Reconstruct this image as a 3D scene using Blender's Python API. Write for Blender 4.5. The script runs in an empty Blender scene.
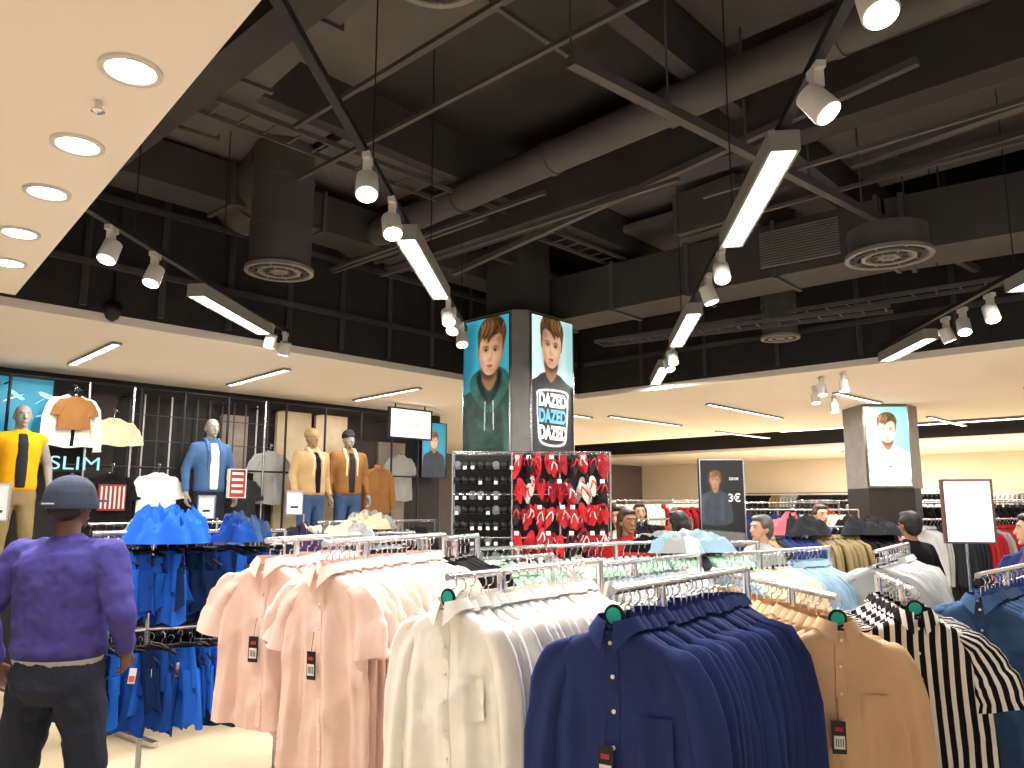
import bpy, math, random
import numpy as np
from mathutils import Vector, Matrix, noise as mnoise
random.seed(7)
sc=bpy.context.scene
col=sc.collection
PI=math.pi
# ---------------------------------------------------------------- materials
def lin(c):
    c=c.lstrip('#'); v=[int(c[i:i+2],16)/255 for i in (0,2,4)]
    return tuple((x/12.92 if x<=.04045 else ((x+.055)/1.055)**2.4) for x in v)
MC={}
def mat(name,c,rough=.75,metal=0,emit=0,bump=0,bscale=60,var=.12,vscale=7,stripe=None,spec=.4):
    if name in MC: return MC[name]
    m=bpy.data.materials.new(name); m.use_nodes=True; nt=m.node_tree; b=nt.nodes['Principled BSDF']
    L=lin(c) if isinstance(c,str) else c
    b.inputs['Roughness'].default_value=rough; b.inputs['Metallic'].default_value=metal
    b.inputs['Specular IOR Level'].default_value=spec
    tc=nt.nodes.new('ShaderNodeTexCoord')
    nz=nt.nodes.new('ShaderNodeTexNoise'); nz.inputs['Scale'].default_value=vscale; nz.inputs['Detail'].default_value=4
    nt.links.new(tc.outputs['Object'],nz.inputs['Vector'])
    mr=nt.nodes.new('ShaderNodeMapRange'); mr.inputs['From Min'].default_value=.3; mr.inputs['From Max'].default_value=.7
    mr.inputs['To Min'].default_value=1-var; mr.inputs['To Max'].default_value=1+var
    nt.links.new(nz.outputs['Fac'],mr.inputs['Value'])
    vm=nt.nodes.new('ShaderNodeVectorMath'); vm.operation='SCALE'; vm.inputs[0].default_value=L[:3]
    nt.links.new(mr.outputs['Result'],vm.inputs['Scale'])
    out=vm.outputs['Vector']
    if stripe:
        c2,period,duty=stripe
        uv=nt.nodes.new('ShaderNodeUVMap'); sx=nt.nodes.new('ShaderNodeSeparateXYZ'); nt.links.new(uv.outputs['UV'],sx.inputs[0])
        mu=nt.nodes.new('ShaderNodeMath'); mu.operation='MULTIPLY'; mu.inputs[1].default_value=1/period; nt.links.new(sx.outputs['X'],mu.inputs[0])
        fr=nt.nodes.new('ShaderNodeMath'); fr.operation='FRACT'; nt.links.new(mu.outputs[0],fr.inputs[0])
        gt=nt.nodes.new('ShaderNodeMath'); gt.operation='GREATER_THAN'; gt.inputs[1].default_value=duty; nt.links.new(fr.outputs[0],gt.inputs[0])
        mx=nt.nodes.new('ShaderNodeMix'); mx.data_type='RGBA'
        nt.links.new(gt.outputs[0],mx.inputs[0]); nt.links.new(out,mx.inputs[6]); mx.inputs[7].default_value=(*lin(c2),1)
        out=mx.outputs[2]
    nt.links.new(out,b.inputs['Base Color'])
    if emit:
        nt.links.new(out,b.inputs['Emission Color']); b.inputs['Emission Strength'].default_value=emit
    if bump:
        n2=nt.nodes.new('ShaderNodeTexNoise'); n2.inputs['Scale'].default_value=bscale; n2.inputs['Detail'].default_value=4
        nt.links.new(tc.outputs['Object'],n2.inputs['Vector'])
        bp=nt.nodes.new('ShaderNodeBump'); bp.inputs['Strength'].default_value=bump; bp.inputs['Distance'].default_value=.01
        nt.links.new(n2.outputs['Fac'],bp.inputs['Height']); nt.links.new(bp.outputs['Normal'],b.inputs['Normal'])
    MC[name]=m; return m
def cloth(name,c,**k): return mat('cloth_'+name,c,rough=.9,bump=.25,bscale=28,var=.08,vscale=5,spec=.12,**k)
CH=mat('chrome','#d2d2d6',rough=.22,metal=1,var=.03)
BK=mat('black_plastic','#101012',rough=.4,var=.1)
BKM=mat('black_metal','#18181a',rough=.45,var=.1)
WH=mat('white_enamel','#cfccc6',rough=.45,var=.03)
CEIL=mat('ceiling_paint','#efe6da',rough=.9,var=.02,vscale=1)
DARK=mat('dark_slab','#403d3c',rough=.9,var=.25,vscale=1.5)
DARK2=mat('dark_duct','#464342',rough=.6,var=.15,vscale=3)
DARK3=mat('soffit_panel','#625e5c',rough=.85,var=.12,vscale=2)
DARK4=mat('grey_steel','#545150',rough=.6,var=.12,vscale=3)
FASC=mat('black_fascia','#282626',rough=.85,var=.2)
LAMP=mat('lamp_diffuser','#fff6e8',emit=7,var=0)
LENS=mat('lamp_lens','#fff0d8',emit=14,var=0)
WHITEBOX=mat('lit_panel','#f4f2ee',emit=.9,var=.02)
# ---------------------------------------------------------------- mesh builder
class MB:
    def __init__(s): s.V=[];s.F=[];s.M=[];s.U=[];s.n=0;s.slots=[]
    def sl(s,m):
        if m not in s.slots: s.slots.append(m)
        return s.slots.index(m)
    def add(s,v,f,m,uv=None):
        v=np.asarray(v,float).reshape(-1,3)
        if uv is None: uv=v[:,[0,2]]
        s.V.append(v); s.U.append(uv); n=s.n
        s.F+= [tuple(i+n for i in q) for q in f]; s.M+=[s.sl(m)]*len(f); s.n+=len(v)
    def add_t(s,T,M,mm):
        for v,f,k,uv in T:
            s.add(v@M[:3,:3].T+M[:3,3],f,mm[k] if k in mm else mm['body'],uv)
    def done(s,name,parent=None,origin=None,smooth=True):
        V=np.concatenate(s.V); U=np.concatenate(s.U)
        if parent is not None: o=np.array(parent.location)
        elif origin is not None: o=np.array(origin,float)
        else:
            o=(V.max(0)+V.min(0))/2; o[2]=V[:,2].min()
        me=bpy.data.meshes.new(name); me.from_pydata((V-o).tolist(),[],s.F)
        for m in s.slots: me.materials.append(m)
        me.polygons.foreach_set('material_index',s.M)
        ul=me.uv_layers.new(name='UVMap'); li=np.zeros(len(me.loops),int); me.loops.foreach_get('vertex_index',li)
        ul.data.foreach_set('uv',U[li].astype(np.float32).ravel())
        me.polygons.foreach_set('use_smooth',[smooth]*len(me.polygons))
        me.validate(); me.update()
        if smooth:
            try: me.set_sharp_from_angle(angle=math.radians(50))
            except Exception: pass
        ob=bpy.data.objects.new(name,me); col.objects.link(ob)
        if parent is not None: ob.parent=parent
        else: ob.location=o
        return ob
def empty(name,loc=(0,0,0)):
    e=bpy.data.objects.new(name,None); e.location=loc; e.empty_display_size=.1; col.objects.link(e); return e
def gridf(nr,nc,wrap=True):
    f=[]
    for i in range(nr-1):
        for j in range(nc if wrap else nc-1):
            k=(j+1)%nc
            f.append((i*nc+j,i*nc+k,(i+1)*nc+k,(i+1)*nc+j))
    return f
def loft(rings,cap=True):
    n=len(rings[0]); v=np.concatenate(rings); f=gridf(len(rings),n)
    if cap:
        f.append(tuple(range(n))[::-1]); m=(len(rings)-1)*n; f.append(tuple(range(m,m+n)))
    return v,f
def tube(mb,pts,r,m,seg=10,cap=True):
    pts=[np.array(p,float) for p in pts]; rings=[]
    for i,p in enumerate(pts):
        t=pts[min(i+1,len(pts)-1)]-pts[max(i-1,0)]; t/=np.linalg.norm(t)+1e-9
        a=np.array([0,0,1.]) if abs(t[2])<.9 else np.array([1.,0,0])
        n1=np.cross(t,a); n1/=np.linalg.norm(n1); n2=np.cross(t,n1)
        rr=r[i] if isinstance(r,(list,tuple)) else r
        an=np.linspace(0,2*PI,seg,endpoint=False)
        rings.append(p+rr*(np.cos(an)[:,None]*n1+np.sin(an)[:,None]*n2))
    v,f=loft(rings,cap); mb.add(v,f,m)
def obox(mb,c,ax,ay,az,m):
    c,ax,ay,az=[np.array(q,float) for q in (c,ax,ay,az)]
    v=[c+sx*ax+sy*ay+sz*az for sx in(-1,1) for sy in(-1,1) for sz in(-1,1)]
    f=[(0,1,3,2),(4,6,7,5),(0,4,5,1),(2,3,7,6),(0,2,6,4),(1,5,7,3)]
    mb.add(v,f,m)
def box(mb,c,s,m,a=0):
    ca,sa=math.cos(a),math.sin(a)
    obox(mb,c,(ca*s[0]/2,sa*s[0]/2,0),(-sa*s[1]/2,ca*s[1]/2,0),(0,0,s[2]/2),m)
def bar(mb,p0,p1,w,h,m):
    p0=np.array(p0,float);p1=np.array(p1,float); d=(p1-p0)/2; L=np.linalg.norm(d); t=d/L
    up=np.array([0,0,1.]) if abs(t[2])<.9 else np.array([1.,0,0])
    n=np.cross(t,up); n/=np.linalg.norm(n); u=np.cross(n,t)
    obox(mb,(p0+p1)/2,d,n*w/2,u*h/2,m)
def prism(mb,poly,z0,z1,m):
    n=len(poly); v=[(x,y,z0) for x,y in poly]+[(x,y,z1) for x,y in poly]
    f=[tuple(range(n))[::-1],tuple(range(n,2*n))]+[(i,(i+1)%n,n+(i+1)%n,n+i) for i in range(n)]
    mb.add(v,f,m)
def lathe(mb,c,prof,m,seg=24,axis=None):
    an=np.linspace(0,2*PI,seg,endpoint=False); R=np.eye(3)
    if axis is not None: R=np.array(Vector((0,0,1)).rotation_difference(Vector(axis)).to_matrix())
    rings=[(np.stack([r*np.cos(an),r*np.sin(an),np.full(seg,z)],1))@R.T+np.array(c) for r,z in prof]
    v,f=loft(rings,True); mb.add(v,f,m)
TU=np.array([.68,.733]); TV=np.array([-.733,.68])
def W(u,v,z=None):
    p=u*TU+v*TV
    return (p[0],p[1]) if z is None else (p[0],p[1],z)
AU=math.atan2(.733,.68)
# ---------------------------------------------------------------- room
def mkfloor():
    m=bpy.data.materials.new('floor_tiles'); m.use_nodes=True; nt=m.node_tree; b=nt.nodes['Principled BSDF']
    tc=nt.nodes.new('ShaderNodeTexCoord'); mp=nt.nodes.new('ShaderNodeMapping'); mp.inputs['Rotation'].default_value=(0,0,.82)
    br=nt.nodes.new('ShaderNodeTexBrick'); br.inputs['Scale'].default_value=1.6; br.offset=0; br.squash=1
    br.inputs['Color1'].default_value=(*lin('#e2d0b2'),1);br.inputs['Color2'].default_value=(*lin('#dac6a4'),1);br.inputs['Mortar'].default_value=(*lin('#c3b298'),1)
    br.inputs['Mortar Size'].default_value=.003; br.inputs['Brick Width'].default_value=1; br.inputs['Row Height'].default_value=1
    nt.links.new(tc.outputs['Object'],mp.inputs[0]); nt.links.new(mp.outputs[0],br.inputs['Vector']); nt.links.new(br.outputs['Color'],b.inputs['Base Color'])
    b.inputs['Roughness'].default_value=.22
    return m
FLOOR=mkfloor()
mb=MB(); prism(mb,[(-22,-4),(30,-4),(30,34),(-22,34)],-.1,0,FLOOR); mb.done('floor',smooth=False)
HC=3.1
mb=MB()
prism(mb,[(3.0,-2.3),(-.725,2.03),(-3.46,5.2),(-8.9,-.66),(-8.9,-2.3)][::-1],HC,HC+.07,CEIL)
def uvrect(u0,u1,v0,v1): return [W(u0,v0),W(u1,v0),W(u1,v1),W(u0,v1)]
prism(mb,uvrect(-8,8.3,6.46,9.5),HC,HC+.07,CEIL)
prism(mb,uvrect(8.3,14.7,-14,16),HC,HC+.07,CEIL)
prism(mb,uvrect(19.2,24.3,-14,16),HC,HC+.07,CEIL)
mb.done('ceiling',smooth=False)
mb=MB()
prism(mb,uvrect(-9,24.3,-14,16),5.0,5.1,DARK)
mb.done('ceiling_upper_slab',smooth=False)
mb=MB()
def fasc(p,q,z0=HC+.07,z1=5.0,m=None): bar(mb,(*p,(z0+z1)/2),(*q,(z0+z1)/2),.03,z1-z0,m or FASC)
fasc((3.0,-2.3),(-.725,2.03)); fasc((-.725,2.03),(-3.46,5.2)); fasc((-3.46,5.2),(-8.9,-.66))
fasc(W(-8,6.46),W(8.3,6.46)); fasc(W(8.3,6.46),W(8.3,-14)); fasc(W(14.7,-14),W(14.7,16)); fasc(W(19.2,-14),W(19.2,16))
for u in np.arange(-1,8.2,.6): bar(mb,W(u,6.42,3.2),W(u,6.42,4.98),.04,.04,DARK)
for v in np.arange(-9,6.2,.9): bar(mb,W(8.26,v,3.2),W(8.26,v,4.98),.04,.04,DARK)
for z in (3.55,4.1): bar(mb,W(-1,6.4,z),W(8.2,6.4,z),.03,.05,DARK); bar(mb,W(8.24,-9,z),W(8.24,6.3,z),.03,.05,DARK)
mb.done('trim_fascia',smooth=False)
WALLD=mat('dark_wall','#2a2828',rough=.8); WALLC=mat('cream_wall','#ecdfc8',rough=.9,var=.04,vscale=1)
WALLG=mat('grey_wall','#6d6460',rough=.9,var=.05)
mb=MB(); p,q=W(-8,9.45),W(8.4,9.45); bar(mb,(*p,1.55),(*q,1.55),.1,3.1,WALLD); mb.done('wall_left',smooth=False)
mb=MB(); p,q=W(8.4,9.5),W(8.4,16); bar(mb,(*p,1.55),(*q,1.55),.1,3.1,WALLG)
p,q=W(8.4,16),W(24.3,16); bar(mb,(*p,2.5),(*q,2.5),.1,5,WALLG); mb.done('wall_back_left',smooth=False)
mb=MB(); p,q=W(24.3,-14),W(24.3,16); bar(mb,(*p,2.5),(*q,2.5),.1,5,WALLC); mb.done('wall_far',smooth=False)
mb=MB(); p,q=W(2,-14),W(24.3,-14); bar(mb,(*p,2.5),(*q,2.5),.1,5,WALLC); mb.done('wall_right',smooth=False)
mb=MB()
for i,u in enumerate(np.arange(-2,8.2,1.35)):
    for j,v in enumerate(np.arange(-9,6.2,2.3)):
        if (i*3+j*5)%7==2: continue
        c=W(min(u+.6,7.2),v+1.05,4.6+.1*((i+j)%3))
        if abs(c[0])<.9 and 7.4<c[1]<9.5: continue
        box(mb,c,(1.12,1.95,.08),DARK3,AU)
mb.done('acoustic_panels',smooth=False)
mb=MB()
for v in np.arange(-9.2,6.4,2.3): bar(mb,W(-3,v,4.6),W(8.2,v,4.6),.12,.4,DARK)
for u in (1.9,5.0,8.0): bar(mb,W(u,-10,4.35),W(u,6.4,4.35),.22,.4,DARK)
mb.done('steel_beams',smooth=False)
mb=MB()
def pipe(p,q,r,m=DARK2,seg=20,col_every=0):
    tube(mb,[p,q],r,m,seg)
    if col_every:
        p_=np.array(p);q_=np.array(q);L=np.linalg.norm(q_-p_);t=(q_-p_)/L
        for s in np.arange(.4,L,col_every): tube(mb,[p_+t*s,p_+t*(s+.05)],r*1.1,DARK4,seg)
pipe((-2.3,8.25,4.3),(2.6,3.25,4.3),.125,DARK4,col_every=1.1)
mb.done('ventilation_pipe')
mb=MB(); pipe((-3.5,8.05,4.2),(-1.9,6.05,4.45),.27,DARK4,col_every=.8); mb.done('round_duct')
mb=MB(); tube(mb,[(-3.0,7.2,3.85),(-2.8,7.3,3.9),(-2.2,7.9,3.92),(-1.5,8.75,3.88),(-1.38,8.85,3.7),(-1.38,8.85,3.55)],.19,DARK4,20)
for i in range(12): 
    p=(-2.95+i*.12,7.22+i*.12,3.88); tube(mb,[p,(p[0]+.02,p[1]+.02,p[2])],.2,DARK4,20)
mb.done('flexible_duct')
GD=mat('diffuser_grey','#8a8480',rough=.5)
def diffuser(x,y,z,r,top,name='air_diffuser'):
    mb=MB()
    tube(mb,[(x,y,z+.03),(x,y,top)],r*.9,DARK4,28)
    for zz in np.arange(z+.35,top,.4): tube(mb,[(x,y,zz),(x,y,zz+.03)],r*.93,DARK4,28)
    for k in range(5):
        rr=r*(1-.19*k)
        lathe(mb,(x,y,z),[(rr,.03),(rr*1.0,0),(rr-.03,0),(rr-.045,.03)],GD if k%2==0 else DARK,28)
    for k in range(8):
        a=k*PI/4; bar(mb,(x+.05*math.cos(a),y+.05*math.sin(a),z+.005),(x+r*.9*math.cos(a),y+r*.9*math.sin(a),z+.005),.008,.01,GD)
    return mb.done(name)
diffuser(-1.87,5.97,3.5,.27,4.55); diffuser(2.85,5.6,3.5,.31,3.72); diffuser(-1.38,8.85,3.4,.2,3.5); diffuser(2.85,8.0,3.4,.2,4.3); diffuser(-.34,3.12,4.0,.24,4.4)
mb=MB()
def duct(p,q,w,h,m=None):
    bar(mb,p,q,w,h,m or DARK2); p_=np.array(p);q_=np.array(q);L=np.linalg.norm(q_-p_);t=(q_-p_)/L
    for s in np.arange(0.1,L,.9): bar(mb,p_+t*s,p_+t*(s+.035),w+.05,h+.05,DARK4)
duct((.5,8.9,3.98),(3.3,6.4,3.98),.55,.5)
duct((3.3,6.4,3.96),(6.2,4.4,3.96),.6,.48)
mb.done('rectangular_duct',smooth=False)
mb=MB(); duct(W(1.9,6.12,4.35),W(8.0,6.12,4.35),.38,.35); mb.done('supply_duct',smooth=False)
mb=MB(); duct((1.8,6.9,4.45),(4.0,8.8,4.45),.7,.4,DARK4); mb.done('supply_duct',smooth=False)
mb=MB(); duct((-.6,3.0,4.5),(-2.6,5.2,4.5),.8,.3,DARK4); mb.done('supply_duct',smooth=False)
mb=MB()
for k in range(14):
    bar(mb,(2.3,6.86,3.82+k*.025),(2.85,6.42,3.82+k*.025),.02,.01,GD)
mb.done('duct_grille',smooth=False)
mb=MB()
bar(mb,(.3,3.63,3.9),(5.1,7.68,3.9),.06,.06,DARK4)
bar(mb,(2.57,5.5,4.2),(3.6,4.2,4.2),.08,.06,DARK4); bar(mb,(2.8,5.75,4.2),(4.2,4.3,4.2),.05,.05,DARK4)
bar(mb,(-.6,7.6,4.0),(2.4,4.2,4.25),.05,.05,DARK4)
for k in range(18):
    u=random.uniform(1.5,8); v=random.uniform(-4,6); z=random.uniform(3.9,4.5)
    if k%2: bar(mb,W(u,v,z),W(u,min(6.4,v+random.uniform(2,4)),z),.03,.03,DARK4)
    else: bar(mb,W(u,v,z),W(min(8.2,u+random.uniform(2,3.5)),v,z),.03,.03,DARK4)
for s in np.linspace(0,1,9):
    x=.3+4.8*s;y=3.63+4.05*s; bar(mb,(x,y,3.9),(x,y,5),.012,.012,DARK4)
mb.done('steel_struts',smooth=False)
for (p,q) in (((1.2,9.3,3.65),(5.3,6.0,3.65)),((1.0,8.7,3.5),(3.6,7.1,3.5)),((-2.4,4.4,4.3),(1.2,8.2,4.3))):
    mb=MB()
    p=np.array(p);q=np.array(q);t=(q-p)/np.linalg.norm(q-p);n=np.array([-t[1],t[0],0])*.12
    bar(mb,p+n,q+n,.015,.04,DARK4);bar(mb,p-n,q-n,.015,.04,DARK4)
    for s in np.arange(0,np.linalg.norm(q-p),.2): bar(mb,p+t*s-n,p+t*s+n,.015,.01,DARK4)
    mb.done('cable_tray',smooth=False)
# ---------------------------------------------------------------- lights
WARM=(1,.95,.88); PW=2.5
def area(loc,L,w,power,ang,parent):
    d=bpy.data.lights.new('tube_light','AREA'); d.shape='RECTANGLE'; d.size=L; d.size_y=w; d.energy=power*PW; d.color=(1,.965,.91)
    o=bpy.data.objects.new('tube_light',d); o.location=Vector(loc)-parent.location; o.rotation_euler=(0,0,ang); o.parent=parent; col.objects.link(o)
def linear(p,q,z,w=.12,h=.09,power=30,name='linear_light'):
    c=((p[0]+q[0])/2,(p[1]+q[1])/2,z); e=empty(name,c); mb=MB()
    L=math.hypot(q[0]-p[0],q[1]-p[1]); a=math.atan2(q[1]-p[1],q[0]-p[0]); n=(-math.sin(a),math.cos(a))
    HS=mat('fixture_grey','#8d8a86',rough=.5,var=.03)
    box(mb,(c[0],c[1],z+h/2+.006),(L,w*.9,h-.012),HS,a)
    for s in(-1,1): box(mb,(c[0]+n[0]*s*(w/2),c[1]+n[1]*s*(w/2),z+h/2-.004),(L,.012,h),HS,a)
    for s in(-1,1): box(mb,(c[0]+math.cos(a)*s*L/2,c[1]+math.sin(a)*s*L/2,z+h/2-.004),(.01,w+.012,h),HS,a)
    box(mb,(c[0],c[1],z+.004),(L-.03,w-.02,.004),LAMP,a)
    mb.done('housing',e,smooth=False); area((c[0],c[1],z-.002),L-.03,w-.02,power,a,e)
def spotlamp(loc,dirv,power,parent,ang=80,r=.04):
    d=bpy.data.lights.new('spot_beam','SPOT'); d.energy=power*PW; d.spot_size=math.radians(ang); d.spot_blend=.6; d.shadow_soft_size=r; d.color=WARM
    o=bpy.data.objects.new('spot_beam',d); o.location=Vector(loc)-parent.location
    o.rotation_euler=Vector(dirv).to_track_quat('-Z','Y').to_euler(); o.parent=parent; col.objects.link(o)
def spothead(x,y,z,dirv,power=50):
    e=empty('track_spotlight',(x,y,z)); mb=MB(); d=np.array(dirv,float); d/=np.linalg.norm(d); c=np.array([x,y,z])
    lathe(mb,c,[(.02,-.065),(.05,-.06),(.054,.055),(.049,.06)],WH,20,axis=d)
    lathe(mb,c,[(.047,.045),(.047,.063)],LENS,20,axis=d)
    box(mb,c+(0,0,.1),(.04,.04,.08),WH,.1); box(mb,c+(0,0,.135),(.10,.035,.03),WH,PI/2)
    mb.done('lamp_head',e); spotlamp(c+d*.075,d,power,e)
TS=.86
def Z(z): return 1.65+(z-1.65)*TS
def track(p,q,z=3.53):
    z=Z(z); p=(p[0]*TS,p[1]*TS); q=(q[0]*TS,q[1]*TS)
    mb=MB(); bar(mb,(*p,z),(*q,z),.04,.035,BKM); L=math.hypot(q[0]-p[0],q[1]-p[1])
    for s in np.linspace(.05,.95,4): 
        x=p[0]+(q[0]-p[0])*s;y=p[1]+(q[1]-p[1])*s; tube(mb,[(x,y,z),(x,y,5)],.004,BKM,6)
    mb.done('light_track',smooth=False)
def along(p,q,y): s=(y-p[1])/(q[1]-p[1]); return p[0]+(q[0]-p[0])*s
def SH(f,y,d,z=3.34): spothead(f(y)*TS,y*TS,Z(z),d)
def LN(f,y0,y1,z=3.4): linear((f(y0)*TS,y0*TS),(f(y1)*TS,y1*TS),Z(z))
track((-.93,1.9),(-.5,8.1))
def L1(y): return along((-.874,2.45),(-.525,7.6),y)
for y,d in ((3.9,(.1,-.5,-1)),(4.5,(.2,-.5,-1)),(6.8,(.2,-.6,-1)),(7.15,(-.2,-.6,-1)),(7.75,(.1,-.5,-1))): SH(L1,y,d)
LN(L1,4.9,6.4)
def R1(y): return along((1.28,2.82),(2.09,11.1),y)
track((R1(1.6),1.6),(R1(11.2),11.2))
for y,d in ((2.38,(0,-.4,-1)),(3.05,(.5,-.4,-.9)),(5.45,(-.1,-.7,-1)),(6.05,(.3,-.1,-1)),(8.75,(0,-.5,-1)),(9.2,(.2,-.5,-1))): SH(R1,y,d)
LN(R1,3.6,5.05); LN(R1,6.9,8.4); LN(R1,9.7,11.1)
def L2(y): return along((-2.72,4.56),(-2.4,8.88),y)
track((L2(3.6),3.6),(L2(8.2),8.2))
for y,d in ((4.95,(-.1,-.4,-1)),(5.5,(-.1,-.4,-1)),(7.75,(-.3,.3,-1)),(8.15,(-.3,.3,-1))): SH(L2,y,d,3.33)
LN(L2,6.15,7.6,3.36)
def R2(y): return along((4.1,5.97),(4.64,11.1),y)
track((R2(4.5),4.5),(R2(9.0),9.0))
for y,d in ((6.5,(-.1,-.5,-1)),(7.0,(-.2,-.5,-1)),(7.35,(.4,0,-1))): SH(R2,y,d,3.30)
LN(R2,7.7,8.95,3.34); LN(R2,4.8,6.1,3.38)
for x,y in ((3.5,8.6),(3.62,8.3),(3.7,9.3),(4.3,10.2)): spothead(x,y,2.945,(0,-.2,-1))
def slot(p,q): linear(p,q,HC-.024,w=.075,h=.02,power=16,name='added_fill_light')
slot((-4.52,7.77),(-3.53,6.74)); slot((-3.4,9.15),(-2.39,8.06)); slot((-2.16,10.5),(-1.15,9.4))
slot((2.8,10.9),(4.47,12.7)); slot((4.16,9.8),(5.2,10.78)); slot((1.58,12.4),(3.05,13.9)); slot((6.3,9.3),(7.4,10.4)); slot((.4,11.6),(1.3,12.6)); slot((6.8,12.5),(8.2,13.9)); slot((4,15),(5.5,16.5))
for r_,yy in ((.26,17),(.42,16.5),(.6,15.2)): 
    x=r_*yy; linear((x-.9,yy+.8),(x+.9,yy-.8),3.3,w=.25,h=.1,power=120,name='hanging_light')
for uu,vv in ((21.3,-8),(21.3,-1),(21.3,6)):
    p,q=W(uu,vv),W(uu,vv+1.6); linear(p,q,HC-.024,w=.2,h=.02,power=150,name='added_fill_light')  # added fill strips, brighten the far wall and far ceiling
for x,y in ((-1.28,2.39),(-1.76,2.93),(-2.17,3.41),(-2.64,3.95),(-3.03,4.46)):
    e=empty('recessed_downlight',(x,y,HC)); mb=MB()
    lathe(mb,(x,y,HC-.012),[(.1,.012),(.1,0),(.08,0),(.076,.012)],WH,28)
    lathe(mb,(x,y,HC-.008),[(.078,.004),(.078,0)],LENS,24); mb.done('lamp_trim',e); spotlamp((x,y,HC-.02),(0,0,-1),40,e,120)
mb=MB(); lathe(mb,(-1.5,2.6,HC-.05),[(.012,.05),(.012,.02),(.024,.015),(.024,.01),(.006,0)],CH,14); mb.done('fire_sprinkler')
mb=MB(); lathe(mb,(-3.2,6.0,3.16),[(.05,.1),(.07,.08),(.07,.03),(.045,-.03),(.01,-.055)],BK,20); tube(mb,[(-3.2,6.0,3.2),(-3.2,6.0,4.9)],.012,BK,8); mb.done('security_camera')
w=bpy.data.worlds.new('World'); sc.world=w; w.use_nodes=True
w.node_tree.nodes['Background'].inputs[0].default_value=(1,.95,.90,1); w.node_tree.nodes['Background'].inputs[1].default_value=.9  # added warm fill, enters through the side left open behind the camera
# ---------------------------------------------------------------- garments
def torso(L,nr,ns,A,ph,wb=1.,hem=.03):
    zs=np.concatenate([[0,.012,.03,.05,.075,.11],np.linspace(.16,L,nr)])
    Wd=np.interp(zs,[0,.012,.03,.05,.08,.12,.2,L],[.06,.085,.125,.165,.2,.216,.214,.232])*wb
    D=np.interp(zs,[0,.03,.075,.2,L],[.046,.036,.026,.026,.024])
    a=np.linspace(0,2*PI,ns,endpoint=False); rings=[]; uvs=[]
    for z,w_,d in zip(zs,Wd,D):
        ca=np.cos(a); x=w_*np.sign(ca)*np.abs(ca)**.8; y=d*np.sin(a)
        u=x+np.where(np.sin(a)>0,1,0)
        y=y+foldy(x,z,A,ph)
        x=x+.01*np.sin(z*7+ph)*z/L
        zz=-z+hem*(np.abs(x)/w_)**2*(z/L)**4+.008*np.sin(x*20+ph)*(z/L)**3
        rings.append(np.stack([x,y,zz],1)); uvs.append(np.stack([u,zz],1))
    v,f=loft(rings,False); return v,f,np.concatenate(uvs),(zs,D,A,ph)
def foldy(x,z,A,ph):
    k=A*min(1,max(0,(z-.06)/.3))
    sp=1+.5*z
    s1=np.sin(x*36/sp+ph+z*1.5*np.sin(ph)); s2=np.sin(x*66/sp+2*ph-z*2.5)
    y=k*(np.sign(s1)*np.abs(s1)**.6*.8+.6*s2+.3*np.sin(x*125/sp+z*4))
    cr=1-np.abs(np.sin(z*9+x*7+ph)); cr2=1-np.abs(np.sin(z*13-x*11+2*ph))
    return y+(.0018*np.sin(z*23+x*30+ph)-.006*cr**4-.005*cr2**5)*min(1,z/.15)
def surf_y(info,x,z):
    zs,D,A,ph=info; return -np.interp(z,zs,D)+float(foldy(x,z,A,ph))
def sleeve(s,kind,nr,ns,ph):
    if kind=='long': P=[(.13,0,-.06),(.18,0,-.085),(.212,0,-.15),(.236,-.005,-.28),(.25,-.012,-.42),(.256,-.02,-.57),(.258,-.022,-.60)]; RX=[.03,.048,.058,.054,.048,.042,.044]; RY=[.018,.026,.026,.024,.022,.018,.022]
    else: P=[(.13,0,-.06),(.18,0,-.09),(.215,0,-.15),(.238,-.004,-.21),(.252,-.008,-.29)]; RX=[.03,.055,.07,.078,.082]; RY=[.018,.026,.026,.024,.02]
    P=np.array(P);T=np.linspace(0,1,len(P)); tt=np.linspace(0,1,nr)
    C=np.stack([np.interp(tt,T,P[:,i]) for i in range(3)],1); C[:,0]*=s; rx=np.interp(tt,T,RX); ry=np.interp(tt,T,RY)
    C[:,1]+=.012*np.sin(tt*6+ph)*tt
    a=np.linspace(0,2*PI,ns,endpoint=False); rings=[];uvs=[]
    for i in range(nr):
        t=C[min(i+1,nr-1)]-C[max(i-1,0)]; t/=np.linalg.norm(t); n1=np.cross(t,(0,1,0)); n1/=np.linalg.norm(n1)
        wv=1+.05*math.sin(tt[i]*20+ph)+.03*math.sin(tt[i]*41+2*ph)
        rings.append(C[i]+wv*rx[i]*np.cos(a)[:,None]*n1+ry[i]*(1+.4*np.sin(3*a+ph+tt[i]*3))[:,None]*np.sin(a)[:,None]*np.array([0,1,0]))
        uvs.append(np.stack([a*.08+.3,np.full(ns,-tt[i]*.5)],1))
    v,f=loft(rings,True); return v,f,np.concatenate(uvs)
def collar(n):
    an=np.linspace(-PI/2+.22,PI*1.5-.22,n); v=[]
    for a in an:
        fr=max(0,-math.sin(a))**2
        v+=[(.058*math.cos(a),.044*math.sin(a),-.012),(.056*math.cos(a)*(1-.25*fr),.042*math.sin(a)-.004*fr,.036-.012*fr),(.079*math.cos(a)*(1+.1*fr),.06*math.sin(a)-.010*fr,.004-.058*fr**2)]
    v=np.array(v); f=[]
    for i in range(n-1):
        for j in range(2): f.append((i*3+j,(i+1)*3+j,(i+1)*3+j+1,i*3+j+1))
    return v,f
GC={}
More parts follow.
